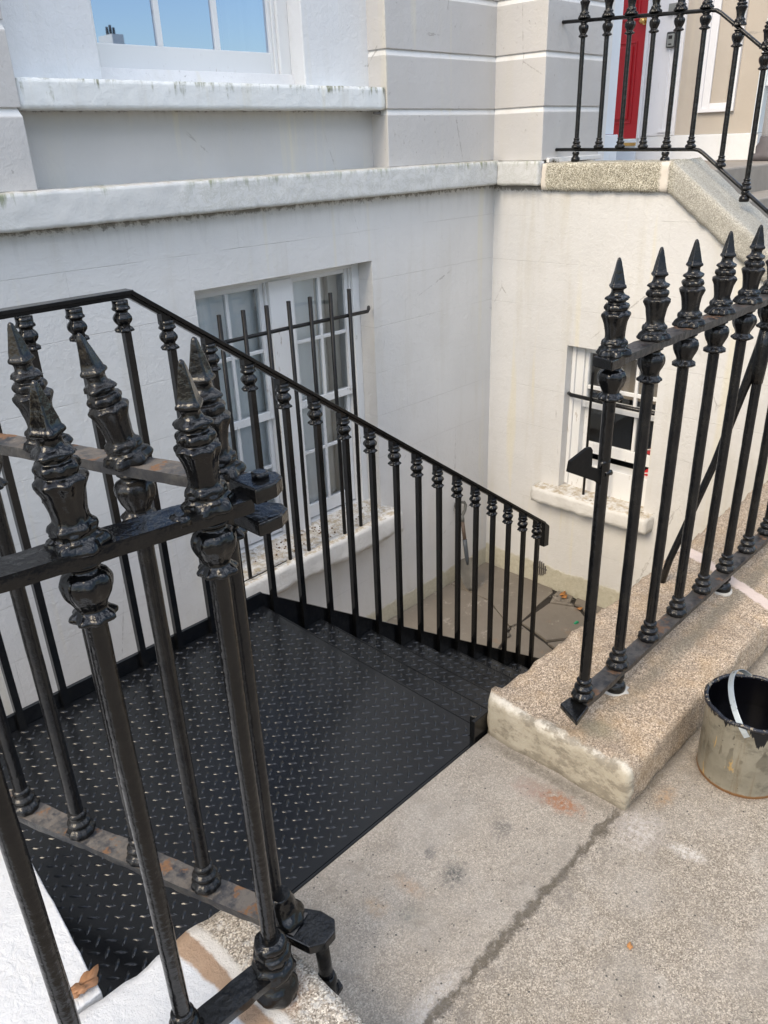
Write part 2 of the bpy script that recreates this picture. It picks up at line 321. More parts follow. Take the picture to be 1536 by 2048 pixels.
def iron(name, base=0.010, rough=(0.12, 0.3), rust=0.0, grime=0.0, lump=1.0, spec=0.45):
    n = NT(name); w = n.add('ShaderNodeNewGeometry').outputs['Position']
    a = n.noise(22, 5, 0.65, w)
    col = n.mix(n.smooth(a, 0.4, 0.7), (base*0.8, base*0.85, base*1.0), (base*2.0, base*1.95, base*1.85))
    r = n.math('MULTIPLY_ADD', n.noise(12, 5, 0.6, w), (rough[1]-rough[0])*1.4, rough[0]-(rough[1]-rough[0])*0.2)
    if grime or rust:
        g = n.add('ShaderNodeSeparateXYZ'); nn = n.add('ShaderNodeNewGeometry'); n.l.new(nn.outputs['Normal'], g.inputs[0])
        up = n.smooth(g.outputs[2], 0.5, 0.9)
        gm = n.math('MULTIPLY', n.math('MULTIPLY', up, n.smooth(n.noise(26, 7, 0.75, w), 0.36, 0.62)), grime)
        col = n.mix(gm, col, (0.12, 0.105, 0.09)); r = n.math('MULTIPLY_ADD', gm, 0.4, r)
        rm = n.math('MULTIPLY', n.math('MULTIPLY', up, n.smooth(n.noise(17, 7, 0.72, w), 0.54, 0.62)), rust)
        col = n.mix(rm, col, n.mix(n.noise(60, 4, 0.7, w), (0.11, 0.055, 0.03), (0.22, 0.12, 0.06)))
        r = n.math('MULTIPLY_ADD', rm, 0.4, r)
    b = n.bump(n.noise(170, 4, 0.6, w), 0.30*lump, 0.0012)
    b = n.bump(n.noise(55, 3, 0.5, w), 0.5*lump, 0.004, b)
    return n.fin(col, r, b, IOR=1.5, Specular_IOR_Level=spec)
MAT['gloss'] = iron('fresh_black_gloss', 0.003, (0.07, 0.24), 0, 0, 1.0, spec=0.42)
MAT['iron'] = iron('weathered_black_paint', 0.006, (0.14, 0.30), 0.0, 0.10, 1.1, spec=0.36)
MAT['rail'] = iron('weathered_rail_paint', 0.017, (0.25, 0.42), 0.85, 0.6, 1.5)
MAT['rusty'] = iron('rusty_rail_paint', 0.03, (0.3, 0.5), 1.0, 1.2, 1.6)
MAT['satin'] = iron('new_satin_black', 0.004, (0.16, 0.24), 0, 0, 0.15)
MAT['flatblack'] = iron('dull_black_plate', 0.002, (0.45, 0.6), 0, 0, 0.3, spec=0.15)
MAT['thin'] = iron('window_bar_paint', 0.007, (0.35, 0.5), 0.2, 0.1, 1.0, spec=0.25)
def plate():
    n = NT('tread_plate_paint'); w = n.add('ShaderNodeNewGeometry').outputs['Position']
    col = n.mix(n.noise(3, 4, 0.5, w), (0.006, 0.0063, 0.0068), (0.0095, 0.010, 0.0108))
    return n.fin(col, n.math('MULTIPLY_ADD', n.noise(6, 4, 0.6, w), 0.10, 0.15), n.bump(n.noise(260, 2, 0.5, w), 0.06, 0.001), Specular_IOR_Level=0.52)
MAT['plate'] = plate()
def simple(name, c, r=0.6, bump=0.3, sc=60, var=0.2, **k):
    n = NT(name)
    return n.fin(n.mix(n.noise(sc/4, 5, 0.65), tuple(x*(1-var) for x in c), tuple(min(1, x*(1+var)) for x in c)), r, n.bump(n.noise(sc, 4, 0.6), bump, 0.003), **k)
def flags():
    n = NT('flagstone')
    col = n.mix(n.noise(2.2, 6, 0.7), (0.125, 0.105, 0.085), (0.26, 0.23, 0.19))
    col = n.mix(n.math('MULTIPLY', n.smooth(n.noise(8, 7, 0.75), 0.57, 0.66), 0.5), col, (0.42, 0.39, 0.34))
    col = n.mix(n.math('MULTIPLY', n.smooth(n.noise(5, 5, 0.7), 0.6, 0.7), 0.4), col, (0.26, 0.16, 0.09))
    return n.fin(col, 0.7, n.bump(n.noise(40, 5, 0.7), 0.6, 0.006))
MAT['flag'] = flags()
MAT['soil'] = simple('joint_soil', (0.03, 0.025, 0.02), 0.9)
MAT['roadm'] = simple('asphalt', (0.05, 0.05, 0.05), 0.9)
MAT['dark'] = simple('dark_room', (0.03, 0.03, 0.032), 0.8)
MAT['room'] = simple('room_wall', (0.7, 0.7, 0.68), 0.8)
MAT['curtain'] = simple('pale_curtain', (0.88, 0.89, 0.87), 0.8, 0.2, 30, 0.03)
MAT['shutter'] = simple('interior_shutter_paint', (0.55, 0.53, 0.48), 0.5, 0.1, 30, 0.08)
MAT['ground_in'] = simple('rough_masonry', (0.3, 0.28, 0.25), 0.9)
MAT['brass'] = simple('brass', (0.75, 0.5, 0.18), 0.25, 0.1, Metallic=1.0)
MAT['lockgrey'] = simple('lock_box_grey', (0.22, 0.23, 0.22), 0.45, 0.1)
MAT['lockblack'] = simple('lock_box_black', (0.015, 0.015, 0.015), 0.5, 0.1)
MAT['grille'] = simple('vent_iron', (0.13, 0.12, 0.11), 0.6, 0.2, 60)
MAT['woodh'] = simple('worn_ash_handle', (0.10, 0.07, 0.05), 0.6, 0.3, 90, 0.3)
MAT['gripb'] = simple('grey_plastic_grip', (0.10, 0.10, 0.09), 0.55, 0.2)
MAT['spade'] = simple('dirty_steel', (0.17, 0.16, 0.14), 0.5, 0.4, 50, 0.5, Metallic=0.3)
MAT['leaf'] = simple('dry_leaf', (0.30, 0.15, 0.07), 0.6, 0.5, 60, 0.3)
MAT['leafo'] = simple('orange_leaf', (0.42, 0.19, 0.06), 0.6, 0.4, 60, 0.3)
MAT['stone'] = simple('pebble_stone', (0.11, 0.1, 0.085), 0.7, 0.4, 60, 0.3)
MAT['greenglass'] = simple('green_glass', (0.03, 0.28, 0.14), 0.1, 0.0)
MAT['redtin'] = simple('red_packet', (0.45, 0.02, 0.025), 0.35, 0.1)
MAT['whitetin'] = simple('white_packet_stripe', (0.75, 0.73, 0.7), 0.4, 0.1)
MAT['mortar'] = simple('pale_cement', (0.46, 0.43, 0.38), 0.85, 0.7, 60, 0.2)
MAT['porchstone'] = simple('porch_stone', (0.27, 0.235, 0.195), 0.7, 0.5, 40, 0.3)
MAT['moss'] = simple('dry_moss', (0.16, 0.13, 0.06), 0.9, 0.8, 60, 0.5)
def old_sill():
    n = NT('weathered_sill_paint')
    col = n.mix(n.noise(9, 6, 0.7), (0.56, 0.54, 0.5), (0.76, 0.75, 0.72))
    g = n.add('ShaderNodeSeparateXYZ'); nn = n.add('ShaderNodeNewGeometry'); n.l.new(nn.outputs['Normal'], g.inputs[0])
    up = n.smooth(g.outputs[2], 0.6, 0.9)
    col = n.mix(n.math('MULTIPLY', up, n.smooth(n.noise(26, 7, 0.75), 0.42, 0.6)), col, (0.42, 0.35, 0.25))
    col = n.mix(n.math('MULTIPLY', up, n.smooth(n.noise(14, 7, 0.8), 0.58, 0.66)), col, (0.10, 0.08, 0.06))
    b = n.bump(n.noise(30, 6, 0.7), 0.9, 0.008)
    return n.fin(col, 0.7, b)
MAT['oldsill'] = old_sill()
def bucket_mat():
    n = NT('stained_galvanised_tin')
    z = n.xyz(2)
    col = n.mix(n.noise(9, 6, 0.7), (0.13, 0.12, 0.09), (0.36, 0.335, 0.27))
    col = n.mix(n.math('MULTIPLY', n.smooth(n.noise(11, 7, 0.75, n.vec((1, 1, 1.6))), 0.5, 0.62), 0.55), col, (0.10, 0.092, 0.07))
    st = n.noise(1.0, 6, 0.7, n.vec((45, 45, 3)))
    col = n.mix(n.math('MULTIPLY', n.smooth(st, 0.52, 0.66), 0.55), col, (0.16, 0.12, 0.07))
    col = n.mix(n.math('MULTIPLY', n.smooth(n.noise(1.0, 4, 0.6, n.vec((26, 26, 5)), dist=0.5), 0.62, 0.66), 0.8), col, (0.50, 0.33, 0.12))
    drip = n.noise(1.0, 5, 0.6, n.vec((30, 30, 2.4)))
    lim = n.math('ADD', z, n.math('MULTIPLY', drip, -0.24))
    col = n.mix(n.smooth(lim, 0.095, 0.101), col, (0.008, 0.009, 0.011))
    sp = n.smooth(n.noise(60, 5, 0.75, n.vec((1, 1, 1))), 0.66, 0.675)
    col = n.mix(sp, col, (0.01, 0.01, 0.012))
    rim = n.smooth(n.math('ADD', z, n.math('MULTIPLY', n.noise(60, 3), -0.006)), 0.008, 0.003)
    col = n.mix(rim, col, (0.2, 0.1, 0.04))
    return n.fin(col, 0.38, n.bump(n.noise(18, 4, 0.6), 0.5, 0.006), Metallic=0.35)
MAT['tin'] = bucket_mat()
MAT['wetpaint'] = simple('liquid_black_paint', (0.002, 0.002, 0.003), 0.25, 0.0, Specular_IOR_Level=0.2)
def rimm():
    n = NT('paint_crusted_rim')
    col = n.mix(n.smooth(n.noise(70, 6, 0.75), 0.56, 0.62), (0.008, 0.009, 0.014), (0.24, 0.2, 0.14))
    return n.fin(col, 0.22, n.bump(n.noise(60, 5, 0.6), 0.9, 0.004))
MAT['rimm'] = rimm()
def handle_mat():
    n = NT('grey_handle_spattered')
    col = n.mix(n.smooth(n.noise(55, 6, 0.7), 0.60, 0.63), (0.40, 0.44, 0.46), (0.012, 0.014, 0.02))
    return n.fin(col, 0.35, None, Metallic=0.5)
MAT['handle'] = handle_mat()
def glass(name, refl, tint, base_t=(0.9, 0.93, 0.92)):
    n = NT(name); n.n.remove(n.b)
    tr = n.add('ShaderNodeBsdfTransparent'); tr.inputs[0].default_value = (*base_t, 1)
    gl = n.add('ShaderNodeBsdfGlossy'); gl.inputs['Roughness'].default_value = 0.015; gl.inputs[0].default_value = (*tint, 1)
    n.l.new(n.bump(n.noise(2.0, 2, 0.4), 0.06, 0.01), gl.inputs['Normal'])
    fr = n.add('ShaderNodeFresnel'); fr.inputs[0].default_value = 1.5
    f = n.math('MULTIPLY_ADD', fr.outputs[0], 1.0, refl, clamp=True)
    mx = n.add('ShaderNodeMixShader'); n.l.new(f, mx.inputs[0]); n.l.new(tr.outputs[0], mx.inputs[1]); n.l.new(gl.outputs[0], mx.inputs[2])
    n.l.new(mx.outputs[0], n.out.inputs[0]); return n.m
MAT['glass'] = glass('window_glass', 0.03, (0.9, 0.95, 1), (0.97, 0.98, 0.98))
MAT['glassU'] = glass('reflective_window_glass', 0.56, (0.70, 0.82, 1.0), (0.6, 0.65, 0.65))

# ------------------------------------------------------------------ mesh helpers
class MB:
    def __init__(s): s.v = []; s.f = []; s.sm = []
    def add(s, vs, fs, sm=False):
        o = len(s.v); s.v += [tuple(v) for v in vs]; s.f += [tuple(i+o for i in f) for f in fs]; s.sm += [sm]*len(fs); return s
    def box(s, x0, x1, y0, y1, z0, z1):
        return s.hexa([(x0, y0, z0), (x1, y0, z0), (x1, y1, z0), (x0, y1, z0)], [(x0, y0, z1), (x1, y0, z1), (x1, y1, z1), (x0, y1, z1)])
    def hexa(s, a, b):
        return s.add(list(a)+list(b), [(3, 2, 1, 0), (4, 5, 6, 7), (0, 1, 5, 4), (1, 2, 6, 5), (2, 3, 7, 6), (3, 0, 4, 7)])
    def prism(s, pts, ax, a0, a1):
        """polygon in the plane normal to axis ax, extruded a0..a1"""
        def P(p, a): q = list(p); q.insert(ax, a); return q
        n = len(pts); A = [P(p, a0) for p in pts]+[P(p, a1) for p in pts]
        return s.add(A, [tuple(range(n))[::-1], tuple(range(n, 2*n))]+[(i, (i+1) % n, n+(i+1) % n, n+i) for i in range(n)])
    def lathe(s, prof, cx=0, cy=0, cz=0, seg=24, rot=0.0, lump=0.0, seed=0, cap=True, sub=1):
        """rows (z, r[, folds, amp, square])"""
        if sub > 1:
            P = [(list(q)+[0, 0, 0])[:5] for q in prof]; out = []
            for i in range(len(P)-1):
                a, b, c, d = P[max(i-1, 0)], P[i], P[i+1], P[min(i+2, len(P)-1)]
                for k in range(sub):
                    t = k/sub; row = []
                    for e in (0, 1, 3, 4):
                        m0 = (c[e]-a[e])*0.4; m1 = (d[e]-b[e])*0.4
                        if e == 0: m0 = m1 = (c[0]-b[0])
                        row.append((2*t**3-3*t*t+1)*b[e]+(t**3-2*t*t+t)*m0+(3*t*t-2*t**3)*c[e]+(t**3-t*t)*m1)
                    out.append((row[0], max(row[1], 0.0005), b[2] or c[2], row[2], row[3]))
            prof = out+[P[-1]]
        vs = []
        for q in prof:
            z, r = q[0], q[1]; k, a, sq = (list(q[2:])+[0, 0, 0])[:3]
            for i in range(seg):
                t = 2*math.pi*i/seg; rad = r*(1+a*math.cos(k*t))
                if sq: rad *= (1-sq)+sq*0.86/max(abs(math.cos(t)), abs(math.sin(t)))
                if lump:
                    nn = noise.noise(Vector((math.cos(t)*r*60+seed*9.1, math.sin(t)*r*60, z*60+seed*3.3)))
                    rad *= 1+lump*nn
                vs.append((cx+rad*math.cos(t+rot), cy+rad*math.sin(t+rot), cz+z))
        n = len(prof); fs = []
        for j in range(n-1):
            for i in range(seg):
                a = j*seg+i; b = j*seg+(i+1) % seg; fs.append((a, b, b+seg, a+seg))
        if prof[0][0] > prof[-1][0]: fs = [f[::-1] for f in fs]
        s.add(vs, fs, True)
        if cap:
            o = len(s.v)-len(vs)
            up = prof[-1][0] > prof[0][0]
            a = tuple(range(o, o+seg)); b = tuple(range(o+(n-1)*seg, o+n*seg))
            s.f += [a[::-1] if up else a, b if up else b[::-1]]; s.sm += [False, False]
        return s
    def tube(s, path, r, seg=10, flat=1.0, lump=0.0):
        path = [Vector(p) for p in path]; n = len(path); vs = []
        rs = r if isinstance(r, (list, tuple)) else [r]*n
        t0 = (path[1]-path[0]).normalized(); up = Vector((0, 0, 1)) if abs(t0.z) < 0.9 else Vector((1, 0, 0))
        for i, p in enumerate(path):
            t = ((path[min(i+1, n-1)]-path[max(i-1, 0)])).normalized()
            a = t.cross(up).normalized(); b = a.cross(t).normalized(); up = b
            for k in range(seg):
                th = 2*math.pi*k/seg; q = rs[i]
                if lump: q *= 1+lump*noise.noise(Vector((p.x*40+math.cos(th)*2, p.y*40+math.sin(th)*2, p.z*40)))
                vs.append(p+a*(q*math.cos(th))+b*(q*flat*math.sin(th)))
        fs = [(j*seg+k, j*seg+(k+1) % seg, (j+1)*seg+(k+1) % seg, (j+1)*seg+k) for j in range(n-1) for k in range(seg)]
        s.add(vs, fs, True); o = len(s.v)-len(vs)
        s.f += [tuple(range(o, o+seg))[::-1], tuple(range(o+(n-1)*seg, o+n*seg))]; s.sm += [False, False]
        return s
    def bar(s, p, q, w, h):
        """rectangular bar from p to q: w across (horizontal), h vertical"""
        p = Vector(p); q = Vector(q); t = (q-p).normalized(); a = Vector((t.y, -t.x, 0)).normalized()*w/2; b = a.cross(t).normalized()*h/2
        if b.z < 0: b = -b
        A = [p-a-b, p+a-b, p+a+b, p-a+b]; B = [q-a-b, q+a-b, q+a+b, q-a+b]
        return s.hexa(A, B)
    def rough(s, x0, x1, y0, y1, z0, z1, cell=0.02, rad=0.015, amp=0.004, freq=12, dirs='XxYyZz'):
        lo = Vector((x0, y0, z0)); hi = Vector((x1, y1, z1)); nn = [max(1, round((hi[i]-lo[i])/cell)) for i in range(3)]
        idx = {}; vs = []; fs = []
        def vid(i, j, k):
            if (i, j, k) not in idx:
                p = Vector((lo[0]+(hi[0]-lo[0])*i/nn[0], lo[1]+(hi[1]-lo[1])*j/nn[1], lo[2]+(hi[2]-lo[2])*k/nn[2]))
                c = Vector([min(max(p[a], lo[a]+rad), hi[a]-rad) for a in range(3)])
                d = p-c
                if d.length > 1e-9:
                    e = d.normalized(); edge = sum(1 for a in range(3) if abs(d[a]) > 1e-6)
                    p = c+e*rad
                    f = noise.fractal(p*freq, 0.8, 2.2, 4)
                    p += e*f*amp*(2.4 if edge > 1 else 1.0)
                idx[(i, j, k)] = len(vs); vs.append(p)
            return idx[(i, j, k)]
        a, b, c = nn
        for i in range(a):
            for j in range(b):
                if 'z' in dirs: fs.append((vid(i, j, 0), vid(i, j+1, 0), vid(i+1, j+1, 0), vid(i+1, j, 0)))
                if 'Z' in dirs: fs.append((vid(i, j, c), vid(i+1, j, c), vid(i+1, j+1, c), vid(i, j+1, c)))
            for k in range(c):
                if 'y' in dirs: fs.append((vid(i, 0, k), vid(i+1, 0, k), vid(i+1, 0, k+1), vid(i, 0, k+1)))
                if 'Y' in dirs: fs.append((vid(i, b, k), vid(i, b, k+1), vid(i+1, b, k+1), vid(i+1, b, k)))
        for j in range(b):
            for k in range(c):
                if 'x' in dirs: fs.append((vid(0, j, k), vid(0, j, k+1), vid(0, j+1, k+1), vid(0, j+1, k)))
                if 'X' in dirs: fs.append((vid(a, j, k), vid(a, j+1, k), vid(a, j+1, k+1), vid(a, j, k+1)))
        return s.add(vs, fs, True)
    def mesh(s, name, mat):
        me = bpy.data.meshes.new(name); me.from_pydata(s.v, [], s.f)
        me.polygons.foreach_set('use_smooth', s.sm); me.materials.append(mat); me.update(); return me
    def obj(s, name, mat, parent=None, bevel=0, seg=2):
        o = bpy.data.objects.new(name, s.mesh(name, mat)); C.objects.link(o)
        if parent:
            o.parent = parent; root = parent
            if parent.type == 'EMPTY': o.location = -parent.location
        if bevel:
            m = o.modifiers.new('bevel', 'BEVEL'); m.width = bevel; m.segments = seg; m.limit_method = 'ANGLE'; m.angle_limit = R(35)
            m.harden_normals = False
        return o
def thing(name, label, cat, loc=(0, 0, 0), group=None):
    o = bpy.data.objects.new(name, None); C.objects.link(o); o.location = loc; o.empty_display_size = 0.1
    return tag(o, label, cat, group)
def tag(o, label, cat, group=None):
    o['label'] = label; o['category'] = cat
    if group: o['group'] = group
    return o
def struct(o): o['kind'] = 'structure'; return o
def inst(name, mesh, parent, loc, rot=(0, 0, 0), label=None):
    o = bpy.data.objects.new(name, mesh); C.objects.link(o); o.parent = parent
    off = parent.location if parent.type == 'EMPTY' else Vector()
    o.location = Vector(loc)-off; o.rotation_euler = rot
    if label: o['label'] = label
    return o

# ------------------------------------------------------------------ ground
FZ = -1.78
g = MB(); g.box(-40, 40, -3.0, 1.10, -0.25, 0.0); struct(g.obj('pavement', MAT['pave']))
g = MB(); g.box(-200, 200, -200, -3.0, -0.4, -0.14); struct(g.obj('road', MAT['roadm']))
g = MB(); g.box(-6, 6, 0.80, 1.08, -2.0, -0.252); tag(g.obj('retaining_wall', MAT['ground_in']), 'rough masonry retaining wall under the pavement edge, hidden behind the steel steps', 'wall')
# sunk area floor: dark bed and broken flags with open joints
g = MB(); g.box(-6, 5.3, 1.0, 4.0, FZ-0.3, FZ-0.02); struct(g.obj('area_floor_bed', MAT['soil']))
def flag(g, pts, dz=0.0):
    cx = sum(p[0] for p in pts)/len(pts); cy = sum(p[1] for p in pts)/len(pts); out = []
    n = len(pts)
    for i in range(n):
        a = Vector(pts[i]); b = Vector(pts[(i+1) % n]); L = (b-a).length; k = max(1, int(L/0.07))
        for j in range(k):
            p = a.lerp(b, j/k); d = Vector((cx, cy))-p
            w = 0.009+0.009*noise.noise(Vector((p.x*9, p.y*9, 1)))
            out.append(tuple(p+d.normalized()*w))
    t = random.uniform(-0.002, 0.002)
    A = [(x, y, FZ-0.05) for x, y in out]; B = [(x, y, FZ+dz+t) for x, y in out]; m = len(out)
    g.add(A+B, [tuple(range(m, 2*m))]+[(i, (i+1) % m, m+(i+1) % m, m+i) for i in range(m)])
g = MB()
F = [
 [(3.55, 2.62), (3.83, 2.77), (4.26, 2.93), (4.46, 3.29), (4.46, 3.70), (3.30, 3.70), (3.30, 2.62)],
 [(4.26, 2.93), (4.36, 2.90), (4.90, 2.96), (4.96, 3.00), (4.96, 3.70), (4.46, 3.70), (4.46, 3.29)],
 [(4.36, 2.90), (4.28, 2.62), (4.47, 2.47), (4.72, 2.52), (4.83, 2.70), (4.74, 2.90)], [(4.75, 2.905), (4.84, 2.71), (4.86, 2.73), (4.80, 2.88), (4.83, 2.93)],
 [(4.84, 2.94), (4.80, 2.89), (4.84, 2.76), (4.96, 2.80), (4.96, 2.95)],
 [(4.87, 2.70), (4.74, 2.52), (4.80, 2.40), (4.96, 2.42), (4.96, 2.78), (4.86, 2.75)],
 [(4.26, 2.60), (4.46, 2.46), (4.70, 2.48), (4.78, 2.38), (4.96, 2.38), (4.96, 1.9), (4.05, 1.9)],
 [(3.83, 2.76), (3.56, 2.60), (3.56, 1.9), (4.03, 1.9), (4.25, 2.61), (4.34, 2.90), (4.26, 2.92)],
 [(3.28, 2.62), (3.28, 3.70), (2.3, 3.70), (2.3, 2.5)], [(3.54, 2.6), (3.54, 1.1), (2.3, 1.1), (2.3, 2.48)],
 [(2.28, 3.70), (2.28, 2.3), (0.9, 2.3), (0.9, 3.70)], [(2.28, 2.28), (2.28, 1.1), (0.9, 1.1), (0.9, 2.28)],
 [(3.56, 1.88), (3.56, 1.1), (4.96, 1.1), (4.96, 1.88)], [(0.88, 3.7), (0.88, 1.1), (-1.5, 1.1), (-1.5, 3.7)]]
for p in F: flag(g, p)
struct(g.obj('area_floor', MAT['flag'], bevel=0.004))

oh = thing('distant_house', 'far house across the street with one chimney, mirrored small in the upper window', 'house', (22.2, -31, 0))
g = MB(); g.box(21.2, 23.4, -34, -30, 0, 5.3); g.obj('house_wall', MAT['room'], oh)
g = MB(); g.prism([(-34.2, 5.3), (-29.8, 5.3), (-32, 6.0)], 0, 21.1, 23.5); g.obj('roof', MAT['dark'], oh)
g = MB(); g.box(21.9, 22.5, -31.6, -30.4, 5.4, 6.55); g.obj('chimney', MAT['room'], oh)
for k in range(3):
    g = MB(); g.lathe([(0, 0.07), (0.35+0.1*(k == 1), 0.06)], 22.02+0.18*k, -31, 6.552, 10); g.obj('chimney_pot', MAT['dark'], oh)

# ------------------------------------------------------------------ main house facade
def windowframe(root, name='window'):
    pass
house = thing('terraced_house', 'pale grey painted house front with tall upper window, projecting band and basement window', 'house', (1.5, 3.7, FZ))
WA = dict(x0=2.355, x1=3.685, z0=-0.90, z1=0.925)
g = MB()
g.box(-4, WA['x0'], 3.70, 4.25, FZ-0.2, 1.31)
g.box(WA['x1'], 4.962, 3.70, 4.25, FZ-0.2, 1.31)
g.box(WA['x0'], WA['x1'], 3.70, 4.25, FZ-0.2, WA['z0'])
g.box(WA['x0'], WA['x1'], 3.70, 4.25, WA['z1'], 1.31)
wall = g.obj('basement_wall', MAT['wall'], house)
g = MB()
g.rough(-4, 4.90, 3.625, 3.84, 1.305, 1.462, 0.02, 0.006, 0.0028, 16, 'xyzZ')
g.rough(4.885, 4.962, 3.285, 3.625, 1.300, 1.455, 0.02, 0.006, 0.0025, 16, 'xyzZ')
g.obj('band_course', MAT['band'], house)
# recess panel, upper wall
g = MB(); g.box(1.60, 3.90, 3.835, 4.25, 1.455, 1.79); g.obj('recess_panel', MAT['panel'], house)
g = MB()
g.box(1.60, 2.11, 3.85, 4.25, 1.79, 5.2); g.box(3.36, 3.90, 3.85, 4.25, 1.79, 5.2); g.box(2.11, 3.36, 3.85, 4.25, 3.9, 5.2)
g.obj('window_surround', MAT['white'], house, 0.006)
g = MB(); g.rough(1.634, 3.862, 3.708, 3.98, 1.781, 1.902, 0.02, 0.005, 0.0022, 18, 'xXyzZ'); g.obj('upper_sill', MAT['sillp'], house)
# small metal bracket under the sill end
g = MB(); g.tube([(3.79, 3.74, 1.765), (3.84, 3.735, 1.762), (3.852, 3.75, 1.77)], 0.008, 8); g.obj('sill_cramp', MAT['grille'], house)
# rusticated piers
def blocks(name, x0, x1, y0, y1, insl, insr, insf, mats, z0=1.462, first=1.752, n=9, parent=house, ins=0.014):
    z = z0; zt = first
    fr = MB(); jt = MB()
    for i in range(n):
        a = [(x0, y0, z), (x1, y0, z), (x1, y1, z), (x0, y1, z)]; b = [(p[0], p[1], zt) for p in a]
        fr.hexa(a, b)
        c = [(x0+ins*insl, y0+ins*insf, zt+0.034), (x1-ins*insr, y0+ins*insf, zt+0.034), (x1-ins*insr, y1, zt+0.034), (x0+ins*insl, y1, zt+0.034)]
        e = 0.0015
        a2 = [(p[0]+e*s1, p[1]+e*s2, zt) for p, s1, s2 in zip(a, (insl, -insr, -insr, insl), (insf, insf, 0, 0))]
        jt.hexa(a2, c)
        z = zt+0.034; zt = z+0.2835
    o = fr.obj(name, mats[0], parent, 0.004); j = jt.obj('joint_chamfer', mats[1], o)
    return o
blocks('stone_block_pier', -4, 1.632, 3.70, 4.25, 0, 1, 1, (MAT['block'], MAT['joint']))
blocks('stone_block_pier', 3.868, 4.955, 3.70, 4.25, 1, 0, 1, (MAT['block'], MAT['joint']))
blocks('stone_block_pier', 4.943, 5.68, 3.30, 4.25, 1, 1, 1, (MAT['block'], MAT['joint']), z0=1.456)

def sash(root, x0, x1, z0, z1, y, cols, rows, st=0.045, bar=0.022, bot=None, top=None, name='sash', gl='glass', dep=0.04, zb=None):
    """one sash in the plane y facing -Y with glazing bars and panes"""
    bot = bot or st; top = top or st
    g = MB()
    g.box(x0, x0+st, y, y+dep, z0, z1); g.box(x1-st, x1, y, y+dep, z0, z1)
    g.box(x0+st, x1-st, y+0.002, y+dep-0.002, z0, z0+bot); g.box(x0+st, x1-st, y+0.002, y+dep-0.002, z1-top, z1)
    ix0, ix1, iz0, iz1 = x0+st, x1-st, z0+bot, z1-top
    for i in range(1, cols):
        c = ix0+(ix1-ix0)*i/cols; g.box(c-bar/2, c+bar/2, y+0.006, y+dep-0.008, iz0, iz1)
    zs = zb if zb else [iz0+(iz1-iz0)*i/rows for i in range(1, rows)]
    for c in zs: g.box(ix0, ix1, y+0.0075, y+dep-0.0095, c-bar/2, c+bar/2)
    o = g.obj(name, MAT['frame'], root, 0.003)
    p = MB(); p.add([(ix0, y+dep/2, iz0), (ix1, y+dep/2, iz0), (ix1, y+dep/2, iz1), (ix0, y+dep/2, iz1)], [(0, 1, 2, 3)])
    p.obj('pane', MAT[gl], o); return o
# upper window
g = MB()
g.box(2.175, 3.262, 3.97, 4.10, 3.85, 3.9); g.box(2.11, 2.175, 3.965, 4.10, 1.93, 3.9); g.box(3.285, 3.36, 3.965, 4.10, 1.93, 3.9)
g.box(3.262, 3.285, 3.985, 4.10, 1.97, 3.9)
g.obj('upper_window_frame', MAT['frame'], house, 0.004)
g = MB(); g.hexa([(2.11, 3.93, 1.895), (3.36, 3.93, 1.895), (3.36, 4.1, 1.895), (2.11, 4.1, 1.895)], [(2.11, 3.955, 1.972), (3.36, 3.955, 1.972), (3.36, 4.1, 1.972), (2.11, 4.1, 1.972)])
g.obj('sub_sill', MAT['subsill'], house, 0.002)
sash(house, 2.175, 3.262, 1.974, 3.0, 3.995, 3, 1, 0.018, 0.032, bot=0.105, gl='glassU', name='upper_sash')
sash(house, 2.175, 3.262, 3.0, 3.85, 4.04, 3, 1, 0.018, 0.032, gl='glassU', name='upper_sash')
# interior of the upper room
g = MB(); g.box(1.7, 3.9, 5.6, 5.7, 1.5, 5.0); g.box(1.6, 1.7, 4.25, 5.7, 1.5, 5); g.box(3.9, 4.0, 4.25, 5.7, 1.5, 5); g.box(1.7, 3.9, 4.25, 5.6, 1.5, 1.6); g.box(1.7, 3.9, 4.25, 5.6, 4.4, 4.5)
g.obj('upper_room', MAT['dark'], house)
g = MB(); g.box(3.16, 3.255, 4.07, 4.30, 1.98, 3.8)
for k in range(3): g.box(3.10-0.03*k, 3.13-0.03*k+0.022, 4.10, 4.13+0.012*k, 1.98, 3.8)
g.obj('interior_shutter', MAT['shutter'], house, 0.004)
# basement window
g = MB(); y = 3.825
g.box(2.355, 2.405, y, y+0.14, -0.90, 0.925); g.box(3.625, 3.685, y, y+0.14, -0.90, 0.925)
g.box(3.612, 3.625, y+0.02, y+0.14, -0.86, 0.90)
g.box(2.405, 3.625, y+0.003, y+0.13, 0.880, 0.925); g.box(2.405, 3.625, y-0.01, y+0.14, -0.90, -0.775)
g.obj('basement_window_frame', MAT['frame'], house, 0.004)
g = MB(); g.box(2.935, 3.112, y-0.012, y+0.16, -0.78, 0.885); g.box(2.922, 2.935, y+0.012, y+0.12, -0.775, 0.879); g.box(3.112, 3.125, y+0.012, y+0.12, -0.775, 0.879)
g.obj('mullion', MAT['frame'], house, 0.003)
for (a, b) in ((2.407, 2.920), (3.127, 3.610)):
    sash(house, a, b, 0.045, 0.878, y+0.03, 2, 2, 0.028, 0.022, bot=0.05, zb=[0.478], name='basement_sash')
    sash(house, a, b, -0.760, 0.085, y+0.062, 2, 2, 0.028, 0.022, bot=0.095, zb=[-0.283], name='basement_sash')
g = MB(); g.box(2.0, 4.0, 4.9, 5.0, -1.2, 1.3); g.box(1.9, 2.0, 4.25, 5, -1.2, 1.3); g.box(4.0, 4.1, 4.25, 5, -1.2, 1.3); g.box(2.0, 4.0, 4.25, 4.9, -1.2, -1.1); g.box(2.0, 4.0, 4.25, 4.9, 1.2, 1.3)
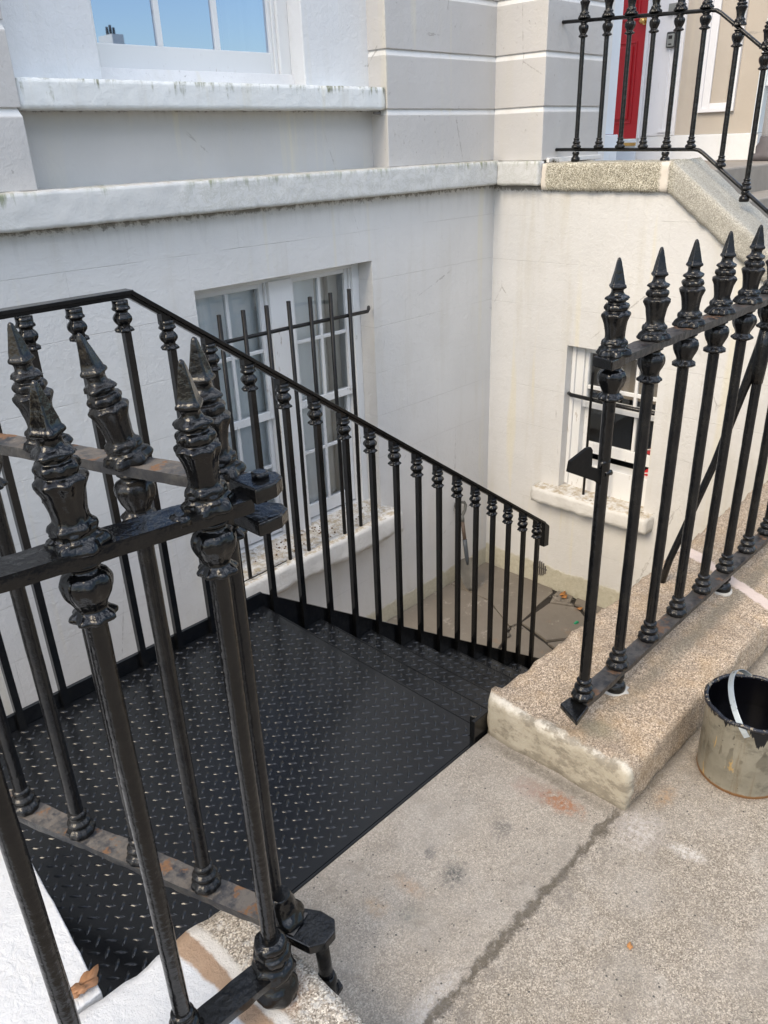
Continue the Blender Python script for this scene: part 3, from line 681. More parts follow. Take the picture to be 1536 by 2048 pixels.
g.obj('basement_room', MAT['room'], house)
def folds(g, x0, x1, y, z0, z1, amp=0.012, per=0.055):
    n = max(8, int((x1-x0)/0.006)); vs = []
    for i in range(n+1):
        x = x0+(x1-x0)*i/n; d = amp*math.sin(x*2*math.pi/per+2*math.sin(x*9))
        vs += [(x, y+d, z0), (x, y+d*0.8, z1)]
    g.add(vs, [(2*i, 2*i+2, 2*i+3, 2*i+1) for i in range(n)], True)
g = MB(); folds(g, 2.36, 2.60, 3.945, -0.85, 0.95, 0.007); folds(g, 2.60, 2.96, 3.955, -0.85, 0.95, 0.004, 0.2); folds(g, 3.08, 3.40, 3.95, -0.85, 0.95, 0.005, 0.12)
g.obj('curtain', MAT['curtain'], house)
g = MB(); g.box(3.37, 3.40, 3.965, 4.00, -0.8, 0.95); g.box(3.42, 3.50, 3.98, 4.01, -0.8, 0.95); g.box(3.53, 3.68, 3.96, 4.00, -0.8, 0.95); g.box(3.36, 3.68, 4.01, 4.04, -0.8, 0.95)
g.obj('interior_shutter', MAT['shutter'], house, 0.004)
g = MB(); g.rough(2.27, 3.745, 3.535, 3.86, -0.965, -0.80, 0.03, 0.012, 0.006, 13, 'xXyzZ'); 
g.obj('basement_sill', MAT['oldsill'], house)
g = MB(); g.hexa([(2.356, 3.70, -0.81), (3.684, 3.70, -0.81), (3.684, 3.84, -0.81), (2.356, 3.84, -0.81)], [(2.356, 3.70, -0.795), (3.684, 3.70, -0.795), (3.684, 3.84, -0.765), (2.356, 3.84, -0.765)])
g.obj('sill_fillet', MAT['oldsill'], house)
# window bars standing on the sill
gr = thing('window_bar_grille', 'thin black iron bars on one cross bar standing on the basement window sill', 'window bars', (2.9, 3.60, -0.80))
g = MB(); g.tube([(2.34, 3.600, 0.652), (2.9, 3.602, 0.650), (3.53, 3.600, 0.642), (3.60, 3.66, 0.640), (3.64, 3.70, 0.640)], 0.0115, 8); g.obj('cross_bar', MAT['thin'], gr)
for x in (2.416, 2.574, 2.735, 2.894, 3.055, 3.216, 3.370):
    g = MB(); dx = random.uniform(-0.004, 0.004)
    g.tube([(x, 3.590, -0.80), (x+dx, 3.588, 0.0), (x, 3.590, 0.803)], 0.0125, 8, lump=0.06); g.obj('bar', MAT['thin'], gr)
g = MB(); g.tube([(2.35, 3.565, -0.786), (2.50, 3.562, -0.783), (2.69, 3.57, -0.785)], 0.0035, 6); g.obj('bottom_wire', MAT['thin'], gr)

# ------------------------------------------------------------------ side wall (carries the entrance landing) with small window
sw = thing('entrance_side_wall', 'cream painted side wall with small barred window under a granite coping', 'wall', (4.96, 2.4, FZ))
X0, X1 = 4.96, 5.32
wy0, wy1, wz0, wz1 = 2.30, 3.015, -0.90, 0.235
slope = 0.742
ytop = 2.36; ztop = 1.27
yb = 0.60; zb_ = ztop-slope*(ytop-yb)
g = MB()
g.prism([(wy1, FZ-0.2), (3.70, FZ-0.2), (3.70, 1.303), (wy1, ztop+0.01)], 0, X0, X1)
g.prism([(wy0, FZ-0.2), (wy1, FZ-0.2), (wy1, wz0), (wy0, wz0)], 0, X0, X1)
g.prism([(wy0, wz1), (wy1, wz1), (wy1, ztop+0.01), (ytop, ztop), (wy0, ztop-slope*(ytop-wy0))], 0, X0, X1)
g.prism([(yb, FZ-0.2), (wy0, FZ-0.2), (wy0, ztop-slope*(ytop-wy0)), (yb, zb_)], 0, X0, X1)
g.obj('wall_face', MAT['wallB'], sw)
# coping: level part and sloping part, thick slabs
g = MB(); g.rough(4.925, 5.34, 2.365, 3.287, 1.268, 1.440, 0.03, 0.010, 0.004, 16, 'xyzZ')
c1 = g.obj('level_coping', MAT['coping'], sw)
g = MB(); L = 2.0
g.rough(0, 0.415, -L, 0.16, 0, 0.148, 0.03, 0.010, 0.004, 16, 'xyYzZ')
ang = math.atan(slope); mt = Matrix.Translation((4.925, 2.372, 1.268)) @ Matrix.Rotation(ang, 4, 'X')
vs = []
for v in g.v:
    p = mt @ Vector(v)
    # mitre against the level slab: clip the overlap
    if p.y > 2.366: p.z -= (p.y-2.366)*slope; p.y = 2.366
    vs.append(tuple(p))
g.v = vs
g.obj('sloping_coping', MAT['coping'], sw)
# window
g = MB(); xx = 5.055
g.box(xx, xx+0.12, 2.925, wy1, wz0, wz1); g.box(xx, xx+0.12, wy0, 2.32, wz0, wz1); g.box(xx+0.003, xx+0.11, 2.32, 2.925, 0.195, wz1); g.box(xx-0.01, xx+0.12, 2.32, 2.925, wz0, -0.665)
g.box(5.035, xx, 2.985, wy1, -0.86, 0.225)
g.obj('small_window_frame', MAT['frame'], sw, 0.004)
def sashx(root, y0, y1, z0, z1, x, st, bot, top, cy, name, zbar=None):
    g = MB(); d = 0.035
    g.box(x, x+d, y0, y0+st, z0, z1); g.box(x, x+d, y1-st, y1, z0, z1)
    g.box(x+0.002, x+d-0.002, y0+st, y1-st, z0, z0+bot); g.box(x+0.002, x+d-0.002, y0+st, y1-st, z1-top, z1)
    if cy: g.box(x+0.006, x+d-0.006, cy-0.011, cy+0.011, z0+bot, z1-top)
    if zbar: g.box(x+0.0075, x+d-0.0075, y0+st, y1-st, zbar-0.014, zbar+0.014)
    o = g.obj(name, MAT['frame'], root, 0.003)
    p = MB(); p.add([(x+d/2, y0+st, z0+bot), (x+d/2, y1-st, z0+bot), (x+d/2, y1-st, z1-top), (x+d/2, y0+st, z1-top)], [(0, 1, 2, 3)]); p.obj('pane', MAT['glass'], o)
sashx(sw, 2.32, 2.925, -0.235, 0.195, 5.075, 0.028, 0.045, 0.02, 2.515, 'small_sash', zbar=-0.080)
sashx(sw, 2.32, 2.925, -0.600, -0.175, 5.115, 0.035, 0.085, 0.04, 2.515, 'small_sash')
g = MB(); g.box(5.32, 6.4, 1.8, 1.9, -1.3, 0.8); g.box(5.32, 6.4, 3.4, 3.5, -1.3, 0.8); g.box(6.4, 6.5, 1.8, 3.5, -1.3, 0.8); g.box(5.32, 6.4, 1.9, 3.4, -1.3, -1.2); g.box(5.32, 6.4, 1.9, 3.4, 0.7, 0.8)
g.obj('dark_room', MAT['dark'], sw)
g = MB(); g.rough(4.84, 5.10, 2.215, 3.185, -1.000, -0.875, 0.03, 0.012, 0.005, 13, 'xYyzZ'); g.obj('small_sill', MAT['oldsill'], sw)
wb = thing('side_window_bars', 'rough black cross bar and two thin upright rods before the small side window', 'window bars', (4.98, 2.65, -0.88))
g = MB(); g.tube([(5.0, 3.0, -0.130), (4.975, 2.97, -0.128), (4.972, 2.6, -0.137), (4.975, 2.31, -0.142), (5.0, 2.29, -0.142)], 0.015, 10, lump=0.18); g.obj('cross_bar', MAT['iron'], wb)
for y_ in (2.79, 2.62):
    g = MB(); g.lathe([(-0.755, 0.010), (0.19, 0.010), (0.195, 0.012), (0.25, 0.001)], 4.955, y_, -0.13, 8); g.obj('upright_rod', MAT['thin'], wb)
# iron vent near the floor
g = MB()
for k in range(7):
    yy = 3.138-0.055+k*0.0185; h = math.sqrt(max(0.0001, 0.066**2-(yy-3.138)**2))
    g.box(4.945, 4.966, yy-0.0028, yy+0.0028, -1.64-h, -1.64+h)
g.box(4.955, 4.967, 3.07, 3.206, -1.645, -1.633)
tag(g.obj('air_vent', MAT['grille'], None), 'small round slotted iron vent at the foot of the cream side wall', 'vent')
# red packets at the small window
g = MB(); g.hexa([(5.10, 2.325, -0.663), (5.11, 2.42, -0.663), (5.14, 2.42, -0.663), (5.13, 2.325, -0.663)], [(5.105, 2.325, -0.605), (5.115, 2.385, -0.615), (5.13, 2.385, -0.615), (5.125, 2.325, -0.605)])
rp = g.obj('red_packet', MAT['redtin'], None, 0.003); tag(rp, 'crumpled red and white packet in the gap under the sash of the small window', 'packet')
g = MB(); g.bar((5.096, 2.33, -0.625), (5.106, 2.41, -0.65), 0.006, 0.006); g.obj('white_stripe', MAT['whitetin'], rp)
g = MB(); g.hexa([(5.16, 2.36, -0.52), (5.17, 2.46, -0.52), (5.20, 2.46, -0.52), (5.19, 2.36, -0.52)], [(5.165, 2.36, -0.455), (5.17, 2.41, -0.48), (5.19, 2.41, -0.48), (5.185, 2.36, -0.455)])
rp = g.obj('red_box', MAT['redtin'], None, 0.003); tag(rp, 'red shape with a white streak seen through the lower pane of the small window', 'box')
g = MB(); g.bar((5.158, 2.365, -0.470), (5.166, 2.455, -0.495), 0.005, 0.007); g.obj('white_stripe', MAT['whitetin'], rp)

# ------------------------------------------------------------------ entrance porch beyond the side wall
po = thing('entrance_steps', 'brown stone landing and steps behind the granite coping', 'steps', (6.0, 3.0, 0))
g = MB(); g.box(5.32, 9.0, 2.30, 6.0, -0.2, 1.376); g.obj('landing_slab', MAT['porchstone'], po, 0.012)
for k in range(7):
    g = MB(); g.box(5.32, 9.0, 2.30-0.27*(k+1), 2.30-0.27*k-0.002, -0.2, 1.376-0.175*(k+1)); g.obj('step', MAT['porchstone'], po, 0.012)
pw = thing('neighbour_entrance', 'neighbouring entrance wall, beige with white skirting and a white raised panel', 'wall', (7.1, 3.0, 1.376))
g = MB(); g.box(7.0, 7.3, 2.717, 3.36, 1.576, 5); g.obj('beige_face', MAT['beige'], pw)
g = MB(); g.box(6.985, 7.3, 2.66, 3.70, 1.376, 1.574); g.obj('white_skirting', MAT['white'], pw, 0.006)
g = MB(); g.box(6.99, 7.3, 2.2, 2.717, 1.9, 5) ; g.box(6.97, 7.3, 2.66, 2.715, 1.576, 5); g.obj('grey_reveal', MAT['palewood'], pw)
g = MB(); g.box(6.965, 6.998, 3.145, 3.175, 1.735, 4.2); g.box(6.965, 6.998, 2.882, 2.912, 1.735, 4.2); g.box(6.965, 6.998, 2.912, 3.145, 1.735, 1.765)
g.box(6.978, 6.997, 3.085, 3.145, 1.765, 4.2); g.box(6.978, 6.997, 2.912, 2.945, 1.765, 4.2); g.box(6.978, 6.997, 2.945, 3.085, 1.765, 1.800)
g.obj('raised_moulding', MAT['whitewood'], pw, 0.004)
g = MB(); g.box(6.98, 7.3, 3.36, 3.665, 1.576, 5); g.obj('door_side_panel', MAT['whitewood'], pw, 0.004)
g = MB()
for (a, b) in ((3.385, 3.40), (3.46, 3.47), (3.61, 3.625)): g.box(6.968, 6.981, a, b, 1.60, 4)
g.box(6.966, 6.981, 3.38, 3.5, 1.60, 1.62)
g.box(6.955, 6.985, 3.40, 3.51, 2.455, 2.475); g.obj('panel_bead', MAT['whitewood'], pw, 0.002)
g = MB(); g.box(6.962, 7.3, 3.665, 3.69, 1.56, 5); g.box(6.99, 7.3, 3.69, 4.9, 3.6, 5.0); g.obj('door_frame', MAT['whitewood'], pw, 0.003)
g = MB(); g.box(6.985, 7.3, 4.9, 6.0, 1.3, 5.0); g.obj('inner_wall', MAT['white'], pw)
g = MB(); g.box(6.97, 7.3, 3.69, 4.9, 1.376, 1.555); g.obj('threshold', MAT['palewood'], pw, 0.004)
g = MB(); g.box(6.955, 6.972, 3.69, 4.6, 1.505, 1.530); g.obj('threshold_strip', MAT['brass'], pw)
dr = thing('red_door', 'red panelled front door with a brass knob behind the porch railing', 'door', (7.02, 4.2, 1.56))
g = MB(); g.box(7.005, 7.06, 3.692, 4.60, 1.56, 3.58); g.obj('door_leaf', MAT['red'], dr, 0.003)
g = MB()
for z0, z1 in ((1.68, 2.30), (2.45, 3.40)):
    for a, b in ((3.775, 4.09), (4.2, 4.5)):
        g.box(6.996, 7.006, a, a+0.014, z0, z1); g.box(6.996, 7.006, b-0.014, b, z0, z1); g.box(6.9965, 7.006, a+0.014, b-0.014, z0, z0+0.014); g.box(6.9965, 7.006, a+0.014, b-0.014, z1-0.014, z1)
        g.box(6.990, 7.006, a+0.034, b-0.034, z0+0.034, z1-0.034)
g.obj('door_panel', MAT['red'], dr, 0.004)
g = MB(); g.tube([(7.0, 3.725, 2.437), (6.965, 3.725, 2.437), (6.96, 3.725, 2.437), (6.945, 3.725, 2.437), (6.935, 3.725, 2.437)], [0.012, 0.010, 0.022, 0.026, 0.012], 14); g.tube([(7.003, 3.725, 2.437), (6.995, 3.725, 2.437)], 0.026, 14)
g.obj('door_knob', MAT['brass'], dr)
lb = thing('key_lock_box', 'small grey and black key lock box on the white door side panel', 'key box', (6.96, 3.455, 2.27))
g = MB(); g.box(6.945, 6.979, 3.415, 3.495, 2.222, 2.335); g.obj('case', MAT['lockblack'], lb, 0.01, 3)
g = MB(); g.box(6.934, 6.946, 3.422, 3.483, 2.226, 2.318); g.obj('front_plate', MAT['lockgrey'], lb, 0.006, 3)
g = MB(); g.box(6.929, 6.936, 3.438, 3.468, 2.283, 2.306); g.box(6.931, 6.936, 3.440, 3.465, 2.240, 2.250); g.obj('dial_window', MAT['lockblack'], lb, 0.003)
g = MB(); g.box(6.944, 6.979, 3.40, 3.50, 2.46, 2.53); lp = g.obj('letter_flap', MAT['lockgrey'], None, 0.004); tag(lp, 'small grey flap plate above the key lock box', 'letter flap')
# white strips to the right of the pier
g = MB(); g.box(5.682, 5.87, 3.36, 4.25, 1.376, 5.0); g.obj('white_reveal', MAT['white'], house, 0.004)
g = MB(); g.box(5.872, 6.13, 3.44, 4.25, 1.60, 5.0); g.box(5.872, 6.15, 3.41, 4.25, 1.376, 1.598); g.obj('pale_door_case', MAT['palewood'], house, 0.006)
g = MB(); g.box(5.0, 5.68, 3.275, 3.30, 1.44, 1.47); g.obj('pier_foot', MAT['joint'], house, 0.004)
nc = thing('dark_column_base', 'dark stone column base with white shaft at the right end of the landing', 'column', (6.95, 2.55, 1.376))
g = MB(); g.lathe([(0, 0.10, 0, 0, 1), (0.05, 0.10, 0, 0, 1), (0.055, 0.085), (0.10, 0.088), (0.13, 0.07), (0.17, 0.065)], 6.85, 2.52, 1.378, 24); g.obj('base', simple('dark_column_stone', (0.10, 0.09, 0.095), 0.7), nc)
g = MB(); g.lathe([(0.17, 0.06), (2.5, 0.055)], 6.85, 2.52, 1.378, 24); g.obj('shaft', MAT['whitewood'], nc)
# moss clump on the coping by the pier
g = MB()
for k in range(60):
    a = random.uniform(0, 6.28); r_ = random.uniform(0, 0.05); x = 5.03+r_*math.cos(a)*0.8; y = 3.255+r_*math.sin(a)*0.6; h = random.uniform(0.01, 0.035)
    g.add([(x-0.004, y, 1.435), (x+0.004, y+0.003, 1.435), (x+random.uniform(-0.012, 0.012), y+random.uniform(-0.01, 0.01), 1.44+h)], [(0, 1, 2)])
mo = g.obj('moss_tuft', MAT['moss']); tag(mo, 'small dry moss tuft on the coping where it meets the grey pier', 'moss')

# ------------------------------------------------------------------ cast iron baluster pieces (shared meshes)
FIN = [(0.0, 0.034, 6, 0.10), (0.004, 0.036, 6, 0.12), (0.010, 0.034, 6, 0.12), (0.017, 0.030, 5, 0.14), (0.022, 0.0265, 5, 0.08), (0.027, 0.0275, 6, 0.10), (0.033, 0.0265, 6, 0.08),
       (0.037, 0.0225, 6, 0.05), (0.042, 0.0212, 8, 0.03), (0.058, 0.0222, 8, 0.05), (0.074, 0.0248, 8, 0.06), (0.085, 0.0285, 8, 0.07), (0.089, 0.0300, 8, 0.08), (0.093, 0.0300, 8, 0.06), (0.096, 0.0268, 8, 0.03),
       (0.099, 0.0228, 8, 0.0), (0.103, 0.0250, 8, 0.07), (0.108, 0.0258, 8, 0.08), (0.113, 0.0238, 8, 0.05), (0.116, 0.0190, 8, 0), (0.120, 0.0200, 6, 0.05), (0.124, 0.0240, 4, 0.12), (0.128, 0.0228, 4, 0.1), (0.132, 0.0165, 4, 0.05),
       (0.138, 0.0138, 4, 0, 0.3), (0.144, 0.0140, 4, 0, 0.5), (0.148, 0.0182, 4, 0, 0.8), (0.152, 0.0180, 4, 0, 0.9), (0.156, 0.0150, 4, 0, 1), (0.180, 0.0100, 4, 0, 1), (0.200, 0.0058, 4, 0, 0.9), (0.207, 0.0038, 4, 0, 0.5), (0.2095, 0.0015)]
KNOB = [(0.0, 0.024), (-0.004, 0.0245), (-0.008, 0.019), (-0.013, 0.020, 8, 0.02), (-0.018, 0.0275, 8, 0.04), (-0.028, 0.0312, 8, 0.05), (-0.038, 0.0308, 8, 0.05), (-0.048, 0.0275, 8, 0.05), (-0.058, 0.0225, 8, 0.04), (-0.066, 0.0195, 8, 0.03),
        (-0.070, 0.0215, 8, 0.05), (-0.076, 0.0275, 8, 0.09), (-0.081, 0.0282, 8, 0.09), (-0.085, 0.0225, 8, 0.05), (-0.088, 0.0155)]
FOOT = [(0.0, 0.027, 10, 0.03), (0.006, 0.0305, 10, 0.05), (0.014, 0.0300, 10, 0.05), (0.020, 0.0255, 10, 0.03), (0.024, 0.0215), (0.028, 0.0220), (0.032, 0.0250), (0.037, 0.0255), (0.041, 0.0225), (0.045, 0.0185), (0.052, 0.0178), (0.057, 0.0200), (0.061, 0.0185), (0.064, 0.0150)]
FOOTS = [(0.0, 0.0262), (0.006, 0.0295), (0.018, 0.0300), (0.028, 0.0260), (0.034, 0.0195), (0.040, 0.0190), (0.048, 0.0235), (0.056, 0.0235), (0.062, 0.021)]
def meshes(mat, lump, key, sc=1.0):
    d = {}
    g = MB(); g.lathe(FIN, seg=44, sub=3, lump=lump, seed=1, rot=R(45)); d['finial'] = g.mesh('finial', mat)
    g = MB(); g.lathe(FIN, seg=44, sub=3, lump=lump*1.4, seed=5, rot=R(38)); d['finial2'] = g.mesh('finial', mat)
    g = MB(); g.lathe(KNOB, seg=44, sub=3, lump=lump, seed=2); d['collar'] = g.mesh('collar', mat)
    g = MB(); g.lathe(FOOT, seg=44, sub=3, lump=lump, seed=3); d['foot'] = g.mesh('foot_boss', mat)
    g = MB(); g.lathe(FOOTS, seg=40, sub=3, lump=lump, seed=4); d['pad'] = g.mesh('foot_pad', mat)
    prof = [(z*0.04, 0.0148) for z in range(24)]
    g = MB(); g.lathe([(0.0, 0.015)]+[(0.02+k*0.04, 0.0146) for k in range(23)]+[(0.935, 0.015)], seg=16, lump=0.05, seed=7); d['bar'] = g.mesh('baluster', mat)
    return d
MI = meshes(MAT['iron'], 0.035, 'i'); MG = meshes(MAT['gloss'], 0.045, 'g')
def baluster(root, x, y, zb, zt, ms, pad=False, lean=(0, 0), fin=True, label=None, alt=False, leanb=(0, 0)):
    """zb top face of the bottom rail, zt top face of the top rail"""
    h = (zt-0.018)-zb
    b = inst('baluster', ms['bar'], root, (x, y, zb), (leanb[0], leanb[1], 0), label); b.scale = (1, 1, h/0.935)
    k = b.scale.z
    def sub(name, m, z, rot=(0, 0, 0)):
        o = bpy.data.objects.new(name, m); C.objects.link(o); o.parent = b; o.location = (0, 0, z/k); o.scale = (1, 1, 1/k); o.rotation_euler = rot; return o
    if fin: sub('finial', ms['finial2' if alt else 'finial'], h+0.018, (lean[0], lean[1], random.uniform(-0.2, 0.2)))
    sub('collar', ms['collar'], h, (0, 0, random.uniform(0, 3)))
    sub('foot_boss', ms['foot'], 0, (0, 0, random.uniform(0, 3)))
    if pad: sub('foot_pad', ms['pad'], -0.015-pad)
    return b
def lumpybar(p, q, w, h, mat, parent, name, step=0.02, amp=0.0018):
    p = Vector(p); q = Vector(q); L = (q-p).length; t = (q-p).normalized(); a = Vector((t.y, -t.x, 0)).normalized(); b = a.cross(t).normalized()
    if b.z < 0: b = -b
    n = max(2, int(L/step)); prof = [(-1, -1), (-.5, -1.02), (0, -1), (.5, -1.02), (1, -1), (1.03, 0), (1, 1), (.5, 1.03), (0, 1.0), (-.5, 1.03), (-1, 1), (-1.03, 0)]; m = len(prof); vs = []
    for i in range(n+1):
        c = p+t*(L*i/n)
        for (u, v) in prof:
            P = c+a*(u*w/2)+b*(v*h/2); nn = noise.noise(P*30)+0.6*noise.noise(P*75)
            vs.append(P+(a*u+b*v*0.7)*amp*nn)
    fs = [(i*m+k, i*m+(k+1) % m, (i+1)*m+(k+1) % m, (i+1)*m+k) for i in range(n) for k in range(m)]
    if a.cross(b).dot(t) < 0: fs = [f[::-1] for f in fs]
    g = MB(); g.add(vs, fs+[tuple(range(m))[::-1], tuple(range(n*m, n*m+m))], True)
    o = g.obj(name, mat, parent, 0)
    m2 = o.modifiers.new('es', 'EDGE_SPLIT'); m2.split_angle = R(50)
    return o

# ------------------------------------------------------------------ right plinth and railing
g = MB(); g.rough(1.502, 6.0, 0.652, 1.108, -0.02, 0.130, 0.018, 0.018, 0.0075, 11, 'xyYZ')
pl = g.obj('granite_plinth', MAT['plinth']); tag(pl, 'long tan granite plinth with chipped whitish end beside the paint bucket', 'plinth')
g = MB(); g.rough(-4.0, 0.603, 0.60, 1.108, -0.02, 0.130, 0.024, 0.014, 0.005, 9, 'XyYZ')
ps = g.obj('granite_plinth', MAT['stub']); tag(ps, 'low granite plinth at lower left, partly painted white, under the front railing', 'plinth')
# white painted neighbour wall behind the left plinth
g = MB()
pts = [(0.300, 1.120), (0.300, 1.158), (0.318, 1.30), (0.335, 1.47), (0.346, 1.60), (0.352, 1.64), (-1.2, 1.68), (-1.2, 1.120)]
n_ = 40
def curvep(a, b, n): return [tuple(Vector(a).lerp(Vector(b), i/n)+Vector((noise.noise(Vector((a[0], i*0.5, 1)))*0.003, 0))) for i in range(n)]
op = []
for i in range(len(pts)): op += curvep(pts[i], pts[(i+1) % len(pts)], 10)
g.prism(op, 2, FZ, 0.128)
ww = g.obj('white_wall', MAT['whitetop'], None, 0.012, 3); tag(ww, 'bright white painted rough wall top at the lower left corner', 'wall')

zb, zt = 0.212, 1.156
RR = thing('iron_railing', 'old black spiked cast iron railing on the long granite plinth at right', 'railing', (1.6, 0.85, 0.13))
YR = 0.85
lumpybar((1.575, YR, zb-0.0085), (5.0, YR, zb-0.0085), 0.050, 0.017, MAT['rail'], RR, 'bottom_rail')
lumpybar((1.552, YR, zt-0.009), (5.0, YR, zt-0.009), 0.050, 0.018, MAT['rail'], RR, 'top_rail')
g = MB(); g.prism([(1.500, YR-0.040), (1.576, YR-0.030), (1.578, YR+0.030), (1.535, YR+0.034)], 2, zb-0.020, zb-0.004); g.obj('rail_end_point', MAT['gloss'], RR, 0.003)
g = MB(); g.prism([(1.538, YR-0.028), (1.60, YR-0.0265), (1.60, YR+0.0265), (1.552, YR+0.028)], 2, zt-0.022, zt+0.002); g.obj('rail_end_cap', MAT['gloss'], RR, 0.003)
for i in range(18):
    x = 1.594+0.186*i
    m = MG if i == 0 else MI
    b = baluster(RR, x, YR, zb, zt, m, pad=0.067 if i in (1, 5, 9, 13) else False, lean=(random.uniform(-0.03, 0.03), random.uniform(-0.05, 0.02)), alt=i % 2, label='end baluster of fresher gloss paint' if i == 0 else None)
g = MB(); g.prism([(1.588, 0.842), (1.584, 0.885), (1.533, 0.908), (1.531, 0.950), (1.522, 0.960), (1.505, 0.962), (1.437, 0.951), (1.432, 0.927), (1.560, 0.862)], 1, YR-0.004, YR+0.004)
g.obj('latch_plate', MAT['flatblack'], RR, 0.0015)
g = MB(); g.tube([(1.585, 0.842, 0.875), (1.605, 0.836, 0.875)], 0.007, 8); g.tube([(1.575, 0.85, 0.90), (1.597, 0.838, 0.905)], 0.006, 8, lump=0.4); g.obj('latch_weld', MAT['gloss'], RR)
g = MB(); g.tube([(2.535, .85, 1.03), (2.528, .855, 1.0), (2.518, .885, .85), (2.50, .932, .6), (2.472, .99, .35), (2.452, 1.02, .22), (2.442, 1.032, .13)], [0.018, 0.020, 0.0135, 0.0125, 0.0125, 0.0125, 0.0125], 12, lump=0.08)
g.tube([(2.524, .85, 1.06), (2.524, .85, 1.0), (2.524, .852, .93), (2.524, .85, .88)], [0.016, 0.024, 0.023, 0.016], 12, lump=0.25)
g.obj('back_stay', MAT['iron'], RR)
g = MB(); g.lathe([(0, 0.040), (0.006, 0.036), (0.008, 0.02)], 1.782, YR, 0.129, 18, lump=0.3, seed=3); g.obj('mortar_seat', MAT['mortar'], RR)
g = MB(); g.lathe([(0, 0.038), (0.006, 0.034), (0.008, 0.02)], 2.524, YR, 0.129, 18, lump=0.3, seed=8)
g.obj('mortar_seat', MAT['mortar'], RR)

# ------------------------------------------------------------------ left railing (near) and open gate
LR = thing('iron_railing', 'glossy black spiked railing nearest the camera with hinge lugs at left', 'railing', (0.4, 0.865, 0.13))
def dzl(x): return 0.075*max(0, 0.53-x)
lumpybar((0.55, 0.865, zb-0.0085), (-1.2, 0.865, zb-0.0085+dzl(-1.2)), 0.052, 0.018, MAT['gloss'], LR, 'bottom_rail')
lumpybar((0.585, 0.864, zt-0.009), (-1.2, 0.865, zt-0.009+dzl(-1.2)), 0.052, 0.020, MAT['gloss'], LR, 'top_rail')
for i, x in enumerate((0.53, 0.343, 0.178, 0.0, -0.18, -0.36)):
    b = baluster(LR, x, 0.866, zb+dzl(x), zt+dzl(x), MG, pad=0.067 if i == 0 else False, lean=(0.03, -0.07 if i == 0 else -0.05), alt=i % 2)
g = MB(); g.lathe([(0, 0.034), (0.008, 0.040), (0.022, 0.043), (0.040, 0.040), (0.052, 0.032), (0.060, 0.031), (0.070, 0.038), (0.080, 0.040), (0.092, 0.037), (0.100, 0.031), (0.106, 0.032), (0.114, 0.035), (0.124, 0.034), (0.130, 0.029), (0.136, 0.028), (0.144, 0.030), (0.152, 0.028), (0.158, 0.020)], 0.53, 0.866, 0.128, 40, lump=0.13, seed=11, sub=3); g.obj('lumpy_end_foot', MAT['gloss'], LR)
# hinge: upper and lower lug with bolts
g = MB()
def lug(z0, z1, ex=0.0):
    ex -= 0.018
    g.prism([(0.585, 0.832), (0.640+ex, 0.832), (0.662+ex, 0.845), (0.668+ex, 0.865), (0.658+ex, 0.885), (0.635+ex, 0.897), (0.585, 0.897)], 2, z0, z1)
lug(1.148, 1.172); g.obj('hinge_lug', MAT['gloss'], LR, 0.004, 3)
g = MB(); lug(1.098, 1.120, 0.004); g.obj('hinge_lug', MAT['gloss'], LR, 0.004, 3)

for pr, bx_, by_, bz_, sg in (([(0, 0.014), (0.008, 0.014), (0.010, 0.010)], 0.620, 0.866, 1.171, 6), ([(0, 0.011), (-0.016, 0.010)], 0.620, 0.866, 1.1, 8), ([(0, 0.016), (0.010, 0.014), (0.013, 0.006)], 0.475, 0.850, 1.157, 12)):
    g = MB(); g.lathe(pr, bx_, by_, bz_, sg, lump=0.1); g.obj('hinge_bolt', MAT['gloss'], LR)

GT = thing('iron_gate', 'open spiked iron gate with rusty flat rails, swung back over the steel landing', 'gate', (0.63, 0.862, 0.2))
pv = Vector((0.628, 0.862, 0)); dr_ = Vector((0.375-0.597, 1.60-0.94, 0)).normalized()
def gp(t, z): q = pv+dr_*t; return (q.x, q.y, z)
lumpybar(gp(0.03, zb-0.009), gp(1.10, zb-0.009), 0.052, 0.018, MAT['rusty'], GT, 'bottom_rail', amp=0.0026)
lumpybar(gp(0.035, 1.152), gp(1.10, 1.152), 0.046, 0.018, MAT['rusty'], GT, 'top_rail', amp=0.002)
lns = [(0.02, -0.07), (0.0, -0.19), (0.02, -0.08), (0, -0.05), (0, 0), (0, 0)]
for i in range(6):
    x, y, _ = gp(0.083+0.174*i, 0)
    baluster(GT, x, y, zb, 1.161, MI, lean=lns[i], alt=(i+1) % 2)
g = MB(); g.prism([(0.580, 0.905), (0.598, 0.842), (0.625, 0.826), (0.655, 0.830), (0.674, 0.852), (0.668, 0.886), (0.640, 0.930), (0.600, 0.945)], 2, zb-0.024, zb-0.002)
g.obj('pivot_plate', MAT['gloss'], GT, 0.003)
g = MB(); g.tube([(0.640, 0.862, zb-0.02), (0.646, 0.862, 0.10), (0.649, 0.862, 0.0)], 0.0145, 14); g.tube([(0.647, 0.862, 0.062), (0.648, 0.862, 0.050), (0.650, 0.861, 0.002)], [0.017, 0.020, 0.022], 14, lump=0.1)
g.prism([(0.628, 0.852), (0.640, 0.838), (0.675, 0.846), (0.678, 0.862), (0.64, 0.884)], 2, 0.001, 0.012)
g.obj('pivot_rod', MAT['gloss'], GT)
g = MB(); g.lathe([(0, 0.040), (0.008, 0.043), (0.02, 0.036), (0.03, 0.030), (0.05, 0.026), (0.07, 0.020)], gp(0.083, 0)[0]+0.004, gp(0.083, 0)[1]-0.01, zb-0.003, 40, lump=0.16, seed=21, sub=3); g.obj('weld_lump', MAT['gloss'], GT)

